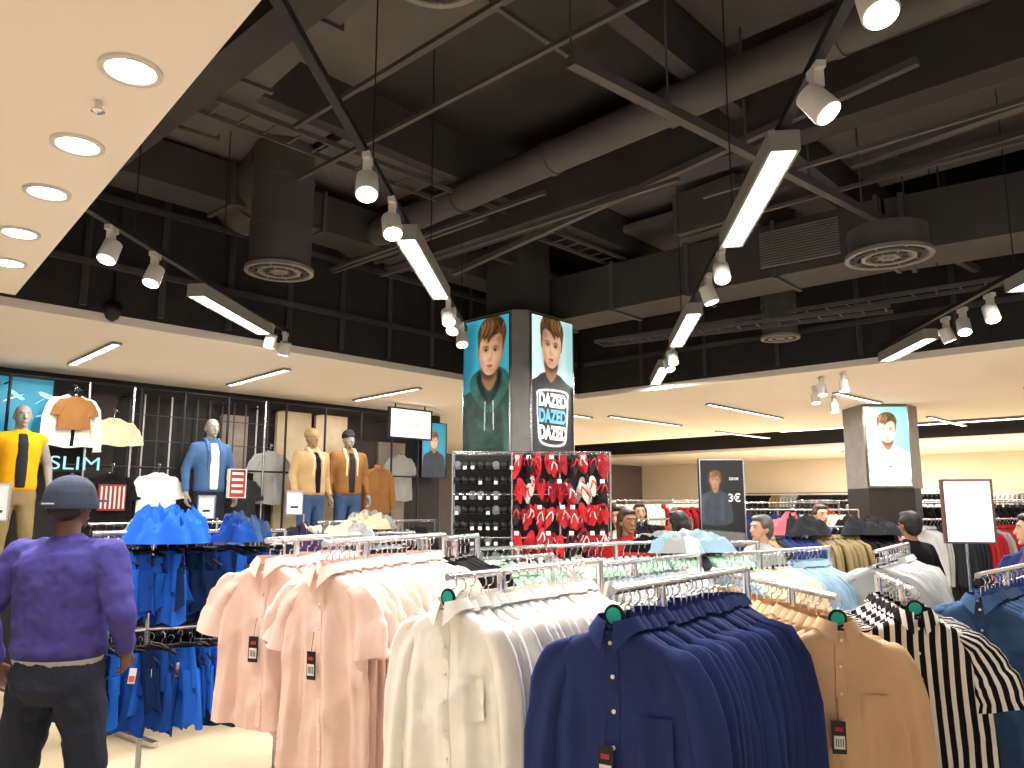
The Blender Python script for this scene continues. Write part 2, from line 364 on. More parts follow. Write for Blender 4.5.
def garment(kind,hi=False,var=0,L=None,A=None):
    key=(kind,hi,var,L,A)
    if key in GC: return GC[key]
    rs=random.Random(var*7+len(kind)); ph=rs.uniform(0,6)
    nr,ns=(34,96) if hi else (7,26); T=[]
    if kind in('shirt','sshirt','tee','jacket'):
        L_=L or {'shirt':.76,'sshirt':.70,'tee':.68,'jacket':.66}[kind]; A_=A if A is not None else .008
        v,f,uv,info=torso(L_,nr,ns,A_,ph,hem=.045 if kind=='shirt' else .01); T.append((v,f,'body',uv))
        for s in(-1,1):
            v,f,uv=sleeve(s,'long' if kind in('shirt','jacket') else 'short',24 if hi else 7,20 if hi else 8,ph+s); T.append((v,f,'body',uv))
        if kind!='tee':
            v,f=collar(22 if hi else 8); T.append((v,f,'trim',v[:,[0,2]]))
        else:
            an=np.linspace(0,2*PI,24 if hi else 10,endpoint=False)
            rings=[np.stack([r*np.cos(an)*1.0,r*.75*np.sin(an),np.full(len(an),z)-.012*(np.sin(an)<0)],1) for r,z in((.064,-.008),(.058,.006),(.054,-.006))]
            v,f=loft(rings,False); T.append((v,f,'trim',v[:,[0,2]]))
        if kind!='tee' and hi:
            zz=np.linspace(.015,L_-.01,50); v=[]
            for z in zz:
                xo=.01*math.sin(z*7+ph)*z/L_
                for dx,dy in((-.017,.003),(-.015,0),(.015,0),(.017,.003)): v.append((xo+dx,surf_y(info,dx,z)-.0035+dy,-z))
            v=np.array(v); T.append((v,gridf(50,4,False),'trim',v[:,[0,2]]))
            for z in np.arange(.03,L_-.05,.085):
                m_=MB(); xo=.01*math.sin(z*7+ph)*z/L_; lathe(m_,(xo,surf_y(info,0,z)-.006,-z),[(.0055,.0),(.0055,.003),(.003,.004)],WH,10,axis=(0,-1,0)); T.append((m_.V[0],m_.F,'button',m_.U[0]))
            if kind=='shirt':
                for s in(-1,1):
                    m_=MB(); lathe(m_,(.257*s,-.021,-.62),[(.040,0),(.043,.03),(.042,.055),(.03,.06)],WH,18); vv=m_.V[0].copy(); vv[:,1]=-.021+(vv[:,1]+.021)*.45+.012*math.sin(6+ph+s); T.append((vv,m_.F,'trim',m_.U[0]))
                px=np.linspace(.06,.155,10); pz=np.linspace(.2,.32,10); v=[]
                for z in pz:
                    for x in px: v.append((x,surf_y(info,x,z)-.003,-z-(.015*(1-abs(x-.1075)/.05) if z>.31 else 0)))
                v=np.array(v); T.append((v,gridf(10,10,False),'trim',v[:,[0,2]]))
        m_=MB(); box(m_,(0,.03,.0),(.04,.002,.022),WH); T.append((m_.V[0],m_.F,'label',m_.U[0]))
    elif kind in('trousers','shorts'):
        L_=L or (.85 if kind=='trousers' else .45)
        a=np.linspace(0,2*PI,ns,endpoint=False); rings=[]
        for z in np.linspace(0,.22,5): 
            w_=.14+.12*z+.01*math.sin(var); rings.append(np.stack([w_*np.cos(a),.024*np.sin(a)+.01*np.sin(w_*np.cos(a)*50+ph),np.full(ns,-z)],1))
        v,f=loft(rings,True); T.append((v,f,'body',v[:,[0,2]]))
        for s in(-1,1):
            rings=[]
            for z in np.linspace(.12,L_,nr): 
                w_=np.interp(z,[.12,L_],[.095,.10]); rings.append(np.stack([s*(.07+.05*z)+w_*np.cos(a)+.01*math.sin(z*14+ph),.024*np.sin(a)+.016*np.sin(np.cos(a)*5+ph+s+z*5),-z+.02*np.cos(a*2+ph)*(z/L_)],1))
            v,f=loft(rings,True); T.append((v,f,'body',v[:,[0,2]]))
    GC[key]=T; return T
def hanger_t(hi):
    m=MB(); s=10 if hi else 5
    pts=[(0,0,.0),(0,0,.055)]
    for a in np.linspace(-PI/2,PI*.95,9): pts.append((.022*math.cos(a),0,.082+.022*math.sin(a)))
    tube(m,pts,.0028,CH,s); tube(m,[(0,0,-.02),(0,0,.02)],.009,BK,s)
    for k in(-1,1): tube(m,[(0,0,-.002),(.05*k,0,-.014),(.12*k,0,-.048),(.185*k,0,-.088)],[.009,.009,.007,.006],BK,s)
    return m
HHI=hanger_t(True); HLO=hanger_t(False)
def place(p,a,tilt=0,sc_=1.):
    M=Matrix.Translation(p)@Matrix.Rotation(a,4,'Z')@Matrix.Rotation(tilt,4,'Y')@Matrix.Scale(sc_,4)
    return np.array(M)
def put_hanger(mb,M,hi):
    H=HHI if hi else HLO
    V=np.concatenate(H.V); V=V@M[:3,:3].T+M[:3,3]; n=mb.n
    mb.V.append(V); mb.U.append(V[:,[0,2]]); mb.F+=[tuple(i+n for i in q) for q in H.F]
    idx=[mb.sl(m) for m in H.slots]; mb.M+=[idx[i] for i in H.M]; mb.n+=len(V)
def sizedisc(mb,M):
    c=M[:3,3]+M[:3,:3]@np.array([0,-.014,.035]); ax=M[:3,:3]@np.array([0,-1,0])
    lathe(mb,c,[(.03,0),(.03,.006)],mat('size_ring_black','#0c0c0c'),20,axis=ax); lathe(mb,c+ax*.006,[(.022,0),(.022,.002)],mat('size_ring_teal','#12a58f',rough=.4,emit=.1),20,axis=ax)
WHITET=mat('tag_white','#e8e6e0'); ORT=mat('tag_orange','#e2622a'); REDT=mat('tag_red','#b0303a')
def tag(mb,M,x,z,y=-.05,sport=False):
    R=M[:3,:3]; o=M[:3,3]
    def P(a,b,c): return o+R@np.array([a,b,c])
    obox(mb,P(x,y,z),R@np.array([.022,0,0]),R@np.array([0,.001,0]),R@np.array([0,0,.05]),WHITET if sport else BK)
    if sport: obox(mb,P(x,y-.002,z-.02),R@np.array([.018,0,0]),R@np.array([0,.0008,0]),R@np.array([0,0,.02]),ORT)
    else:
        obox(mb,P(x,y-.002,z-.015),R@np.array([.017,0,0]),R@np.array([0,.0008,0]),R@np.array([0,0,.02]),WHITET)
        for k in range(4): obox(mb,P(x-.01+.007*k,y-.0035,z-.015),R@np.array([.0012,0,0]),R@np.array([0,.0005,0]),R@np.array([0,0,.012]),BK)
        obox(mb,P(x,y-.002,z+.025),R@np.array([.012,0,0]),R@np.array([0,.0008,0]),R@np.array([0,0,.006]),REDT)
    tube(mb,[P(x,y,z+.05),P(x*.9,y+.01,z+.12)],.001,BK,4)
def frame(mb,p,q,z,ext=.12,m=None):
    m=m or CH; p=np.array(p);q=np.array(q);L=np.linalg.norm(q-p);t=(q-p)/L;n=np.array([-t[1],t[0]])
    a=p-t*ext*.2;b=q+t*ext
    tube(mb,[(*a,z),(*b,z)],.0125,m,12)
    for c in(p+t*(.32*L),b):
        tube(mb,[(*c,.03),(*c,z)],.015,m,12)
        bar(mb,(*(c-n*.28),.03),(*(c+n*.28),.03),.05,.03,m)
    bar(mb,(*(p+t*.32*L),.12),(*b,.12),.03,.03,m)
def rack(name,p,q,rail,mats,kinds=('shirt',),spacing=.055,hi=0,L=None,A=None,disc_front=False,tags=False,jit=.05,mono=False,scl=1.,turn=0):
    e=empty(name,(p[0],p[1],0)); mb=MB(); frame(mb,p,q,rail); mb.done('rack_frame',e)
    mb=MB(); hb=MB(); p_=np.array(p);q_=np.array(q);Ln=np.linalg.norm(q_-p_);t=(q_-p_)/Ln; a0=-math.atan2(t[0],t[1])+turn; i=0; s=0
    cur=random.choice(mats); kd=random.choice(kinds)
    while s<Ln:
        if mono is False and random.random()<.18: cur=random.choice(mats); kd=random.choice(kinds)
        h=i<hi
        M=place((*(p_+t*s),rail-.104+random.uniform(-.006,.006)),a0+random.gauss(0,jit),random.gauss(0,.02),scl*random.uniform(.96,1.03))
        mb.add_t(garment(kd,h,i%6,L,A),M,{'body':cur,'trim':cur,'button':WHITET,'label':WHITET}); put_hanger(hb,M,h)
        if (disc_front and i==0): sizedisc(hb,M)
        if tags and i==0: tag(hb,M,-.02,-.33)
        s+=spacing*random.uniform(.8,1.25); i+=1
    mb.done('garments',e); hb.done('hangers',e); return e
NAVY=cloth('navy','#2b3768'); WHITE=cloth('white','#f1ede6'); PINK=cloth('pink','#ebcac0'); TAN=cloth('tan','#d9b38c')
STR=cloth('stripe','#17151a',stripe=('#e6e0d8',.036,.56)); GREEN=cloth('sage','#9cc4a6'); GREY=cloth('grey','#9a9b99'); CHAR=cloth('charcoal','#2a2a2e')
BLK=cloth('black','#161618'); BLUE=cloth('royal','#235fc4'); PURP=cloth('plum','#3b2f52'); RED=cloth('red','#a5262c'); CREAM=cloth('cream','#d8c7a8')
KHAKI=cloth('khaki','#8a7a58'); BROWN=cloth('brown','#8a6038'); DEN=cloth('denim','#3c5478'); CORAL=cloth('coral','#d06a72'); LBL=cloth('lightblue','#8fa9bc'); YEL=cloth('mustard','#dca017')
SG=cloth('greystripe','#d9d6cf',stripe=('#8b9aa0',.03,.5)); GSTR=cloth('greenstripe','#dfe3d4',stripe=('#6fa583',.03,.5)); DJ=cloth('denim_mid','#44628c'); JKT=cloth('jacket_tan','#b89a70')
rack('shirt_rack',(.285,2.15),(.77,2.76),1.425,[NAVY],('shirt',),spacing=.042,hi=14,disc_front=True,tags=True,mono=True,jit=.07)
rack('shirt_rack',(-.197,2.6),(.30,3.26),1.42,[WHITE],('shirt',),spacing=.046,hi=12,disc_front=True,mono=True,jit=.07)
rack('shirt_rack',(1.08,2.66),(.96,3.6),1.35,[TAN],('shirt',),spacing=.055,hi=8,disc_front=True,tags=True,mono=True,turn=-.2)
rack('shirt_rack',(1.49,2.95),(1.64,3.5),1.34,[STR],('sshirt',),spacing=.07,hi=8,mono=True,scl=1.08,disc_front=True)
rack('tunic_rack',(-.70,2.98),(-.38,3.75),1.51,[PINK],('sshirt',),spacing=.042,hi=16,L=.76,A=.015,tags=True,mono=True,jit=.12)
rack('tunic_rack',(-1.0,3.25),(-.80,3.75),1.51,[PINK],('sshirt',),spacing=.06,hi=7,L=.64,A=.015,tags=True,mono=True,jit=.16)
# middle racks
rack('tshirt_rack',(-.30,3.72),(-.22,3.95),1.50,[BLK],('tee',),spacing=.05,hi=3)
rack('shirt_rack',(-.45,4.15),(.15,4.65),1.36,[GREEN,GSTR,GREEN],('sshirt',),hi=4)
rack('shirt_rack',(.42,3.65),(.98,4.35),1.38,[SG,GREY,WHITE],('sshirt',),hi=4)
rack('clothes_rack',(-1.45,4.75),(-.7,5.6),1.42,[CHAR,PURP,PINK,BLK,CORAL],('shirt','tee'))
rack('clothes_rack',(-.25,5.0),(.65,5.6),1.38,[WHITE,GREEN,GSTR,GREY],('sshirt','tee'))
rack('clothes_rack',(1.2,4.4),(2.0,5.1),1.38,[GREY,CREAM,LBL,TAN,GREEN],('sshirt','tee'))
rack('shirt_rack',(1.98,3.35),(2.9,4.25),1.36,[NAVY,NAVY,DEN],('shirt',),hi=4,scl=.98)
rack('shirt_rack',(2.6,3.35),(3.5,4.1),1.36,[NAVY,DEN,GREY],('shirt',),scl=.98)
rack('clothes_rack',(2.2,4.75),(2.8,5.6),1.38,[BLK,LBL,WHITE,CHAR,GREY],('tee','shirt'))
rack('clothes_rack',(.75,5.75),(1.75,5.95),1.38,[GREEN,CHAR,LBL,WHITE],('tee',))
rack('clothes_rack',(-2.9,5.5),(-2.2,6.4),1.45,[BLK,DEN,CHAR,PURP],('shirt','jacket'))
rack('clothes_rack',(3.9,5.9),(5.3,6.7),1.42,[NAVY,BLK,GREY,CHAR,LBL],('tee','shirt'))
rack('clothes_rack',(2.3,7.3),(3.8,7.6),1.45,[CHAR,NAVY,BLK,KHAKI,CORAL],('tee','shirt'))
rack('clothes_rack',(3.7,4.6),(4.6,5.2),1.38,[NAVY,GREY,WHITE,LBL],('tee','shirt'))
rack('clothes_rack',(4.5,8.6),(6.5,9.4),1.5,[CHAR,BLK,GREY,RED],('shirt',))
rack('clothes_rack',(1.2,8.7),(2.0,9.1),1.5,[BLK,CHAR,RED,PINK,GREY],('shirt',))
rack('clothes_rack',(-1.8,7.3),(-.9,8.2),1.5,[CHAR,DEN,GREY,BLK],('shirt','tee'))
rack('clothes_rack',(-3.5,6.5),(-2.7,7.3),1.5,[BLK,DEN,WHITE,PURP],('shirt','tee'))
rack('clothes_rack',(-1.75,6.2),(-.95,6.8),1.42,[WHITE,CHAR,GREY,BLK],('tee',))
rack('clothes_rack',(3.0,10.2),(4.6,10.6),1.6,[CHAR,NAVY,BLK,GREY,CREAM],('shirt',),spacing=.07)
rack('clothes_rack',(2.5,12),(5,12.2),1.7,[CHAR,KHAKI,BLK,RED,NAVY],('shirt',),spacing=.09)
rack('clothes_rack',(6,12),(9,11.5),1.7,[CHAR,GREY,BLK,CREAM],('shirt',),spacing=.09)
rack('clothes_rack',(1.2,14),(4,15),1.75,[CHAR,KHAKI,BLK,RED,WHITE],('shirt',),spacing=.1)
rack('clothes_rack',(5.5,15),(9.5,14),1.75,[CHAR,KHAKI,BLK,WHITE],('shirt',),spacing=.1)
rack('clothes_rack',(.5,10.5),(1.4,11.2),1.7,[CHAR,WHITE,BLK,GREY],('shirt',),spacing=.07)
e=empty('wall_clothes_rail',(*W(23.6,0),0)); mb=MB(); tube(mb,[W(23.6,-11,2.05),W(23.6,12,2.05)],.02,CH,8)
for v in np.arange(-11,12.1,2.3): tube(mb,[W(23.6,v,2.05),W(23.6,v,0)],.02,CH,6); tube(mb,[W(23.6,v,2.05),W(24.2,v,2.05)],.015,CH,6)
mb.done('rail',e); mb=MB(); cur=BLK; a0=-math.atan2(TV[0],TV[1])
for v in np.arange(-11,12,.11):
    if random.random()<.15: cur=random.choice([BLK,CHAR,KHAKI,GREY,BROWN,DEN,WHITE,BLK])
    mb.add_t(garment('shirt',False,random.randint(0,3)),place(W(23.6,v,1.95),a0),{'body':cur})
mb.done('garments',e)
# blue sports rack: two tiers
e=empty('sportswear_rack',(-2.0,4.5,0)); mb=MB(); frame(mb,(-2.3,4.35),(-1.5,4.75),1.5); frame(mb,(-2.3,4.35),(-1.5,4.75),.97); mb.done('rack_frame',e)
mb=MB();hb=MB(); 
BL2=cloth('royal_dark','#173f8c'); BL3=cloth('royal_navy','#12264c')
for tier,(z,kd,LL) in enumerate(((1.5,'trousers',.40),(.97,'shorts',.42))):
    for i,s in enumerate(np.arange(0,1,.058)):
        x=-2.3+.8*s; y=4.35+.4*s
        M=place((x,y,z-.12),random.gauss(.1,.4)-.35,random.gauss(0,.12),random.uniform(.72,1.0)); c=random.choice([BLUE,BLUE,BL2,BL2,BL3,BLK if tier==0 and s>.7 else BLUE])
        mb.add_t(garment(kd,True,i%6,LL),M,{'body':c}); put_hanger(hb,M,True)
        # black bar hanger showing above each piece
        R=M[:3,:3]; o=M[:3,3]; tube(hb,[o+R@np.array([-.15,0,.012]),o+R@np.array([0,0,.03]),o+R@np.array([.15,0,.012])],.008,BK,8)
        if tier==1 and i%2==0: tag(hb,M,.05,-.14,-.055,True)
mb.done('garments',e);hb.done('hangers',e)
def heap(c,rx,ry,h,mats,n=6,seed=0,name='clothes_heap'):
    rs=random.Random(seed); mb=MB(); nu,nv=80,34; a=np.linspace(0,2*PI,nu,endpoint=False)
    seeds=[(rs.uniform(-.8,.8),rs.uniform(-.8,.8),rs.uniform(-.35,.4)*h,rs.choice(mats),rs.uniform(0,3)) for _ in range(n)]
    V=[];own=[]
    for r in np.linspace(.02,1,nv):
        for t in a:
            x=r*math.cos(t);y=r*math.sin(t)
            dd=[(x-s[0])**2+(y-s[1])**2 for s in seeds]; k=int(np.argmin(dd)); s=seeds[k]
            q=Vector((x*rx*14+seed*7,y*ry*14,k*3.1)); nz=mnoise.noise(q); rdg=1-abs(mnoise.noise(q*1.6))*3
            cr=math.sin((x*math.cos(s[4])+y*math.sin(s[4]))*16+nz*5)
            e_=1+.5*mnoise.noise(Vector((math.cos(t)*2.2,math.sin(t)*2.2,seed)))
            z=h*(1-r**2.4)*.7+s[2]*(1-r**3)+h*(.4*nz+.25*rdg+.14*cr)*(1-r**5)-.06*max(0,r-.78)/.22
            V.append((c[0]+x*rx*e_,c[1]+y*ry*e_,c[2]-.03+z)); own.append(k)
    V=np.array(V); F=gridf(nv,nu)
    cap=tuple(range(nu))
    for k,s in enumerate(seeds): mb.sl(s[3])
    mb.V.append(V); mb.U.append(V[:,[0,2]]); mb.F+=F+[cap]; mb.M+=[mb.sl(seeds[own[f[2]]][3]) for f in F]+[mb.sl(seeds[own[0]][3])]; mb.n+=len(V)
    return mb.done(name)
heap((-1.98,4.5,1.53),.24,.16,.15,[BLUE,BLUE,BL2],6,1); heap((-1.62,4.70,1.53),.16,.13,.1,[BL2,DEN,BLK],5,2)
heap((-1.3,4.95,1.45),.2,.16,.09,[PURP,CHAR,CREAM],6,5); heap((1.25,5.85,1.40),.35,.13,.08,[WHITE,LBL,GREY,BLK,GREEN],9,6)
heap((2.7,7.4,1.47),.3,.15,.12,[CHAR,BLK,CORAL],6,8); heap((3.4,7.52,1.47),.32,.15,.12,[CHAR,NAVY,BLK,GREY],7,9)
heap((-2.6,5.9,1.47),.25,.2,.1,[BLK,DEN,CHAR,WHITE],7,10); heap((4.5,6.25,1.44),.35,.2,.08,[WHITE,LBL,NAVY,GREY],8,11)
heap((-3.1,6.9,1.52),.25,.2,.1,[WHITE,CREAM,BLK],6,12); heap((-1.4,7.7,1.52),.25,.2,.1,[GREY,CREAM,WHITE],6,13); heap((-1.35,6.5,1.44),.22,.18,.08,[CREAM,WHITE,GREY],6,15)
# ---------------------------------------------------------------- posters
def smoothpoly(pts,n=6):
    P=np.array(pts,float); out=[]; N=len(P)
    for i in range(N):
        p0,p1,p2,p3=P[i-1],P[i],P[(i+1)%N],P[(i+2)%N]
        for t in np.linspace(0,1,n,endpoint=False):
            out.append(.5*((2*p1)+(-p0+p2)*t+(2*p0-5*p1+4*p2-p3)*t*t+(-p0+3*p1-3*p2+p3)*t**3))
    return np.array(out)
ECOL={}
def em(name,c,e=.75):
    m=mat('print_'+name,c,rough=.5,emit=e,var=.05,vscale=9); ECOL[m.name]=np.array(lin(c))*(e/.8); return m
# print material: ink colours stored per vertex on the poster sheet
PM=bpy.data.materials.new('poster_print_ink'); PM.use_nodes=True; _nt=PM.node_tree; _b=_nt.nodes['Principled BSDF']; _a=_nt.nodes.new('ShaderNodeVertexColor'); _a.layer_name='ink'
_nt.links.new(_a.outputs['Color'],_b.inputs['Base Color']); _nt.links.new(_a.outputs['Color'],_b.inputs['Emission Color']); _b.inputs['Emission Strength'].default_value=.85; _b.inputs['Roughness'].default_value=.5
def blur(m,k):
    if k<=0: return m
    x=np.arange(-int(3*k)-1,int(3*k)+2); g=np.exp(-x*x/(2*k*k)); g/=g.sum(); n=len(x)//2
    p=np.pad(m,((n,n),(0,0)),'edge'); m=sum(g[i]*p[i:i+m.shape[0]] for i in range(len(x)))
    p=np.pad(m,((0,0),(n,n)),'edge'); return sum(g[i]*p[:,i:i+m.shape[1]] for i in range(len(x)))
class Poster:
    def __init__(s,O,N,w,h,paint=0):
        s.O=np.array(O,float);s.N=np.array([N[0],N[1],0.]);s.N/=np.linalg.norm(s.N);s.R=np.cross((0,0,1),s.N);s.w=w;s.h=h;s.mb=MB();s.k=0;s.paint=paint
        if paint:
            s.nx=int(w/paint);s.ny=int(h/paint); s.gx,s.gy=np.meshgrid(np.linspace(0,w,s.nx),np.linspace(0,h,s.ny)); s.img=np.zeros((s.ny,s.nx,3))
            r=np.random.default_rng(4); n=blur(r.normal(size=(s.ny,s.nx)),7); n2=blur(r.normal(size=(s.ny,s.nx)),2.5); s.noise=n/n.std()*.6+n2/n2.std()*.3
    def P(s,x,y): return s.O+s.R*x+np.array([0,0,1.])*y+s.N*(.002+.0008*s.k)
    def mask(s,q):
        inside=np.zeros(s.gx.shape,bool); n=len(q)
        for i in range(n):
            x1,y1=q[i];x2,y2=q[(i+1)%n]
            if y1==y2: continue
            c=((y1>s.gy)!=(y2>s.gy))&(s.gx<(x2-x1)*(s.gy-y1)/(y2-y1)+x1); inside^=c
        return inside.astype(float)
    def poly(s,pts,m,smooth=True,soft=.8,al=1.,nv=.06):
        q=smoothpoly(pts) if smooth else np.array(pts,float)
        if s.paint:
            a=(blur(s.mask(q),soft)*al)[...,None]; c=ECOL.get(m.name,np.array([.5,.5,.5]))*(1+nv*s.noise[...,None]); s.img=s.img*(1-a)+np.clip(c,0,1)*a; return
        s.k+=1
        q[:,0]=np.clip(q[:,0],0,s.w); q[:,1]=np.clip(q[:,1],0,s.h)
        s.mb.add([s.P(x,y) for x,y in q],[tuple(range(len(q)))],m)
    def ell(s,cx,cy,rx,ry,m,n=24,**k):
        s.poly([(cx+rx*math.cos(a),cy+ry*math.sin(a)) for a in np.linspace(0,2*PI,n,endpoint=False)],m,False,**k)
    def bg(s,m,fr=None,fm=None):
        if s.paint: s.img[:]=ECOL[m.name]*(1.12-.3*(s.gx/s.w)[...,None]*(1-.5*(s.gy/s.h)[...,None]))
        obox(s.mb,s.O+s.R*s.w/2+np.array([0,0,s.h/2])-s.N*.02,s.R*s.w/2,s.N*.02,np.array([0,0,s.h/2]),m)
        if fr:
            for x0,x1,y0,y1 in((-fr,0,-fr,s.h+fr),(s.w,s.w+fr,-fr,s.h+fr),(0,s.w,-fr,0),(0,s.w,s.h,s.h+fr)):
                obox(s.mb,s.O+s.R*(x0+x1)/2+np.array([0,0,(y0+y1)/2])-s.N*.015,s.R*(x1-x0)/2,s.N*.03,np.array([0,0,(y1-y0)/2]),fm)
    def text(s,body,x,y,size,m,parent,sx=1.,bold=.04):
        s.k+=1; cu=bpy.data.curves.new('lettering','FONT'); cu.body=body; cu.size=size; cu.align_x='CENTER'; cu.offset=bold*size*.5; cu.materials.append(m)
        o=bpy.data.objects.new('lettering',cu); p=s.P(x,y)-np.array(parent.location)+s.N*.002
        M=Matrix(((s.R[0]*sx,0,s.N[0],p[0]),(s.R[1]*sx,0,s.N[1],p[1]),(0,1,0,p[2]),(0,0,0,1))); col.objects.link(o); o.parent=parent; o.matrix_local=M
    def figure(s,cx,cy,k,skin,hair,top,kind,flip=1,topl=None,tilt=0.):
        ct,st=math.cos(tilt),math.sin(tilt)
        def XY(a,b,head=False):
            if head: a,b=a*ct-b*st,a*st+b*ct
            return (cx+flip*a*k,cy+b*k)
        def pl(pts,m,sm=True,head=False,**kw): s.poly([XY(a,b,head) for a,b in pts],m,sm,**kw)
        H=dict(head=True)
        pl([(-1.0,-2.4),(-1.05,-1.0),(-.9,-.5),(-.5,-.28),(-.25,-.14),(.25,-.14),(.5,-.28),(.9,-.5),(1.05,-1.0),(1.0,-2.4)],top,nv=.25)
        if topl:
            for pts in ([(-.95,-2.2),(-.98,-1.0),(-.85,-.55),(-.72,-.5),(-.8,-1.1),(-.78,-2.2)],[(.3,-2.2),(.42,-1.3),(.35,-.7),(.45,-.7),(.55,-1.3),(.5,-2.2)],[(-.4,-.9),(-.2,-1.0),(.1,-1.15),(.05,-1.2),(-.25,-1.08)]): pl(pts,topl,soft=3,al=.7)
            BKd=em('fold_dark','#0a0f10',.3)
            for pts in ([(-.7,-2.2),(-.72,-1.2),(-.66,-.8),(-.6,-1.2),(-.6,-2.2)],[(.62,-2.2),(.66,-1.2),(.6,-.9),(.74,-1.2),(.74,-2.2)],[(-.2,-1.5),(0,-1.3),(.25,-1.45),(0,-1.4)]): pl(pts,BKd,soft=4,al=.55)
        pl([(-.2,.2),(-.21,-.1),(0,-.34),(.21,-.1),(.2,.2)],em('neck','#a87656',.6),soft=1)
        pl([(-.22,.12),(-.2,-.05),(.05,-.12),(.22,.1)],em('neckshade','#4e3022',.4),soft=4,al=.85)
        if kind=='hoodie':
            HD=em('hood','#0f2420',.5); HL=em('hoodlight','#35655a',.6)
            for q in(-1,1):
                pl([(q*.24,.12),(q*.5,0),(q*.56,-.25),(q*.3,-.6),(q*.03,-.78),(q*.03,-.5),(q*.2,-.18)],HL,nv=.25); pl([(q*.24,.1),(q*.36,0),(q*.3,-.3),(q*.05,-.62),(q*.03,-.5),(q*.2,-.16)],HD,soft=2.5)
                pl([(q*.1,-.55),(q*.125,-.55),(q*.14,-1.15),(q*.115,-1.15)],em('cord','#c8d4c8'),False,soft=.6)
            pl([(-.5,-2.0),(-.42,-1.5),(.42,-1.5),(.5,-2.0)],HD,False,soft=2,al=.7)
        for q in(-1,1): pl([(q*.3,.62),(q*.37,.6),(q*.37,.45),(q*.3,.36)],em('ear','#b9805f',.6),**H)
        pl([(-.31,.75),(-.315,.45),(-.27,.2),(-.14,.03),(0,-.02),(.14,.03),(.27,.2),(.315,.45),(.31,.75),(0,.95)],skin,nv=.04,**H)
        SHD=em('cheek','#7c4c34',.5)
        pl([(.16,.8),(.33,.75),(.33,.45),(.28,.15),(.14,.0),(.02,-.02),(.14,.12),(.22,.3),(.24,.5)],SHD,soft=6,al=.75,**H)
        pl([(-.33,.6),(-.33,.4),(-.27,.15),(-.14,.0),(-.18,.15),(-.26,.35)],SHD,soft=5,al=.55,**H)
        pl([(-.24,.8),(.26,.8),(.26,.66),(-.24,.66)],SHD,soft=5,al=.5,**H)
        for q in(-1,1): pl([(q*.04,.6),(q*.24,.58),(q*.22,.46),(q*.07,.45)],SHD,soft=4,al=.6,**H)
        pl([(-.1,.12),(.1,.12),(.07,.06),(-.07,.06)],SHD,soft=3,al=.5,**H)
        pl([(-.02,.5),(.0,.5),(.01,.33),(-.02,.31)],em('shine','#f4d0b4',.9),soft=2,al=.6,**H); pl([(-.2,.4),(-.12,.42),(-.1,.34),(-.18,.3)],em('shine','#f4d0b4',.9),soft=5,al=.6,**H)
        pl([(-.34,.5),(-.40,.8),(-.35,1.02),(-.17,1.17),(.1,1.21),(.32,1.11),(.42,.88),(.38,.62),(.33,.5),(.31,.72),(.25,.82),(.1,.8),(-.02,.72),(-.1,.64),(-.13,.75),(-.2,.70),(-.26,.76),(-.31,.66)],hair,soft=1.2,nv=.3,**H)
        HLs=em('hair_light','#b08a5a',.65); HDk=em('hair_dark','#2c1a0c',.3)
        rs=random.Random(3)
        for i in range(46):
            x0=rs.uniform(-.34,.36); y0=1.14-.9*x0*x0+rs.uniform(-.1,0); x1=max(-.36,x0-.03-rs.uniform(0,.16)); y1=.74+rs.uniform(-.06,.14); w_=rs.uniform(.006,.016)
            pl([(x0,y0),(x0+w_,y0),((x0+x1)/2+.05+w_,(y0+y1)/2+.02),(x1,y1),((x0+x1)/2+.05,(y0+y1)/2+.02)],HLs if i%2 else HDk,soft=.7,al=.7,**H)
        EY=em('eye','#1c1210',.2)
        for q in(-1,1):
            pl([(q*.05,.54),(q*.13,.585),(q*.24,.555),(q*.13,.558)],EY,soft=.7,al=.85,**H); pl([(q*.07,.49),(q*.13,.515),(q*.2,.49),(q*.13,.47)],em('sclera','#b8aaa2',.5),soft=.6,**H); pl([(q*.06,.5),(q*.13,.53),(q*.21,.495),(q*.13,.508)],EY,soft=.6,**H)
            a,b=XY(q*.135,.49,True); s.ell(a,b,.026*k,.026*k,EY,soft=.6)
        pl([(.03,.5),(.0,.38),(-.05,.31),(-.03,.275),(.0,.265),(.06,.285),(.06,.33),(.05,.42)],SHD,soft=2,al=.45,**H); pl([(-.05,.29),(0,.265),(.055,.29),(0,.275)],EY,soft=1,al=.6,**H)
        pl([(-.1,.175),(-.03,.2),(0,.19),(.03,.2),(.1,.175),(0,.16)],em('lips','#8a4640',.5),soft=.8,al=.9,**H); pl([(-.085,.17),(0,.165),(.085,.17),(0,.125)],em('lips2','#b46a60',.6),soft=.9,al=.9,**H)
    def done(s,name,parent):
        o=s.mb.done(name,parent,smooth=False)
        if s.paint:
            p=s.O+s.N*.0015; V=p+s.gx.reshape(-1,1)*s.R+s.gy.reshape(-1,1)*np.array([0,0,1.])-np.array(parent.location)
            me=bpy.data.meshes.new(name+'_sheet'); me.from_pydata(V.tolist(),[],gridf(s.ny,s.nx,False)); me.materials.append(PM)
            ca=me.color_attributes.new('ink','FLOAT_COLOR','POINT'); c=np.ones((len(V),4),np.float32); c[:,:3]=np.clip(s.img.reshape(-1,3),0,1); ca.data.foreach_set('color',c.ravel())
            q=bpy.data.objects.new(name+'_sheet',me); col.objects.link(q); q.parent=parent
        return o
SK=em('skin','#dcab88',.8); HR=em('hair','#60401f',.5)
e=empty('poster_column',(*W(6.17,5.63),0)); mb=MB()
COLD=mat('column_dark','#2b2827',rough=.6); COLG=mat('column_grey','#8a8784',rough=.6)
prism(mb,uvrect(5.97,6.37,5.43,5.83),0,2.1,COLD); prism(mb,uvrect(5.92,6.42,5.38,5.88),3.7,5.0,DARK)
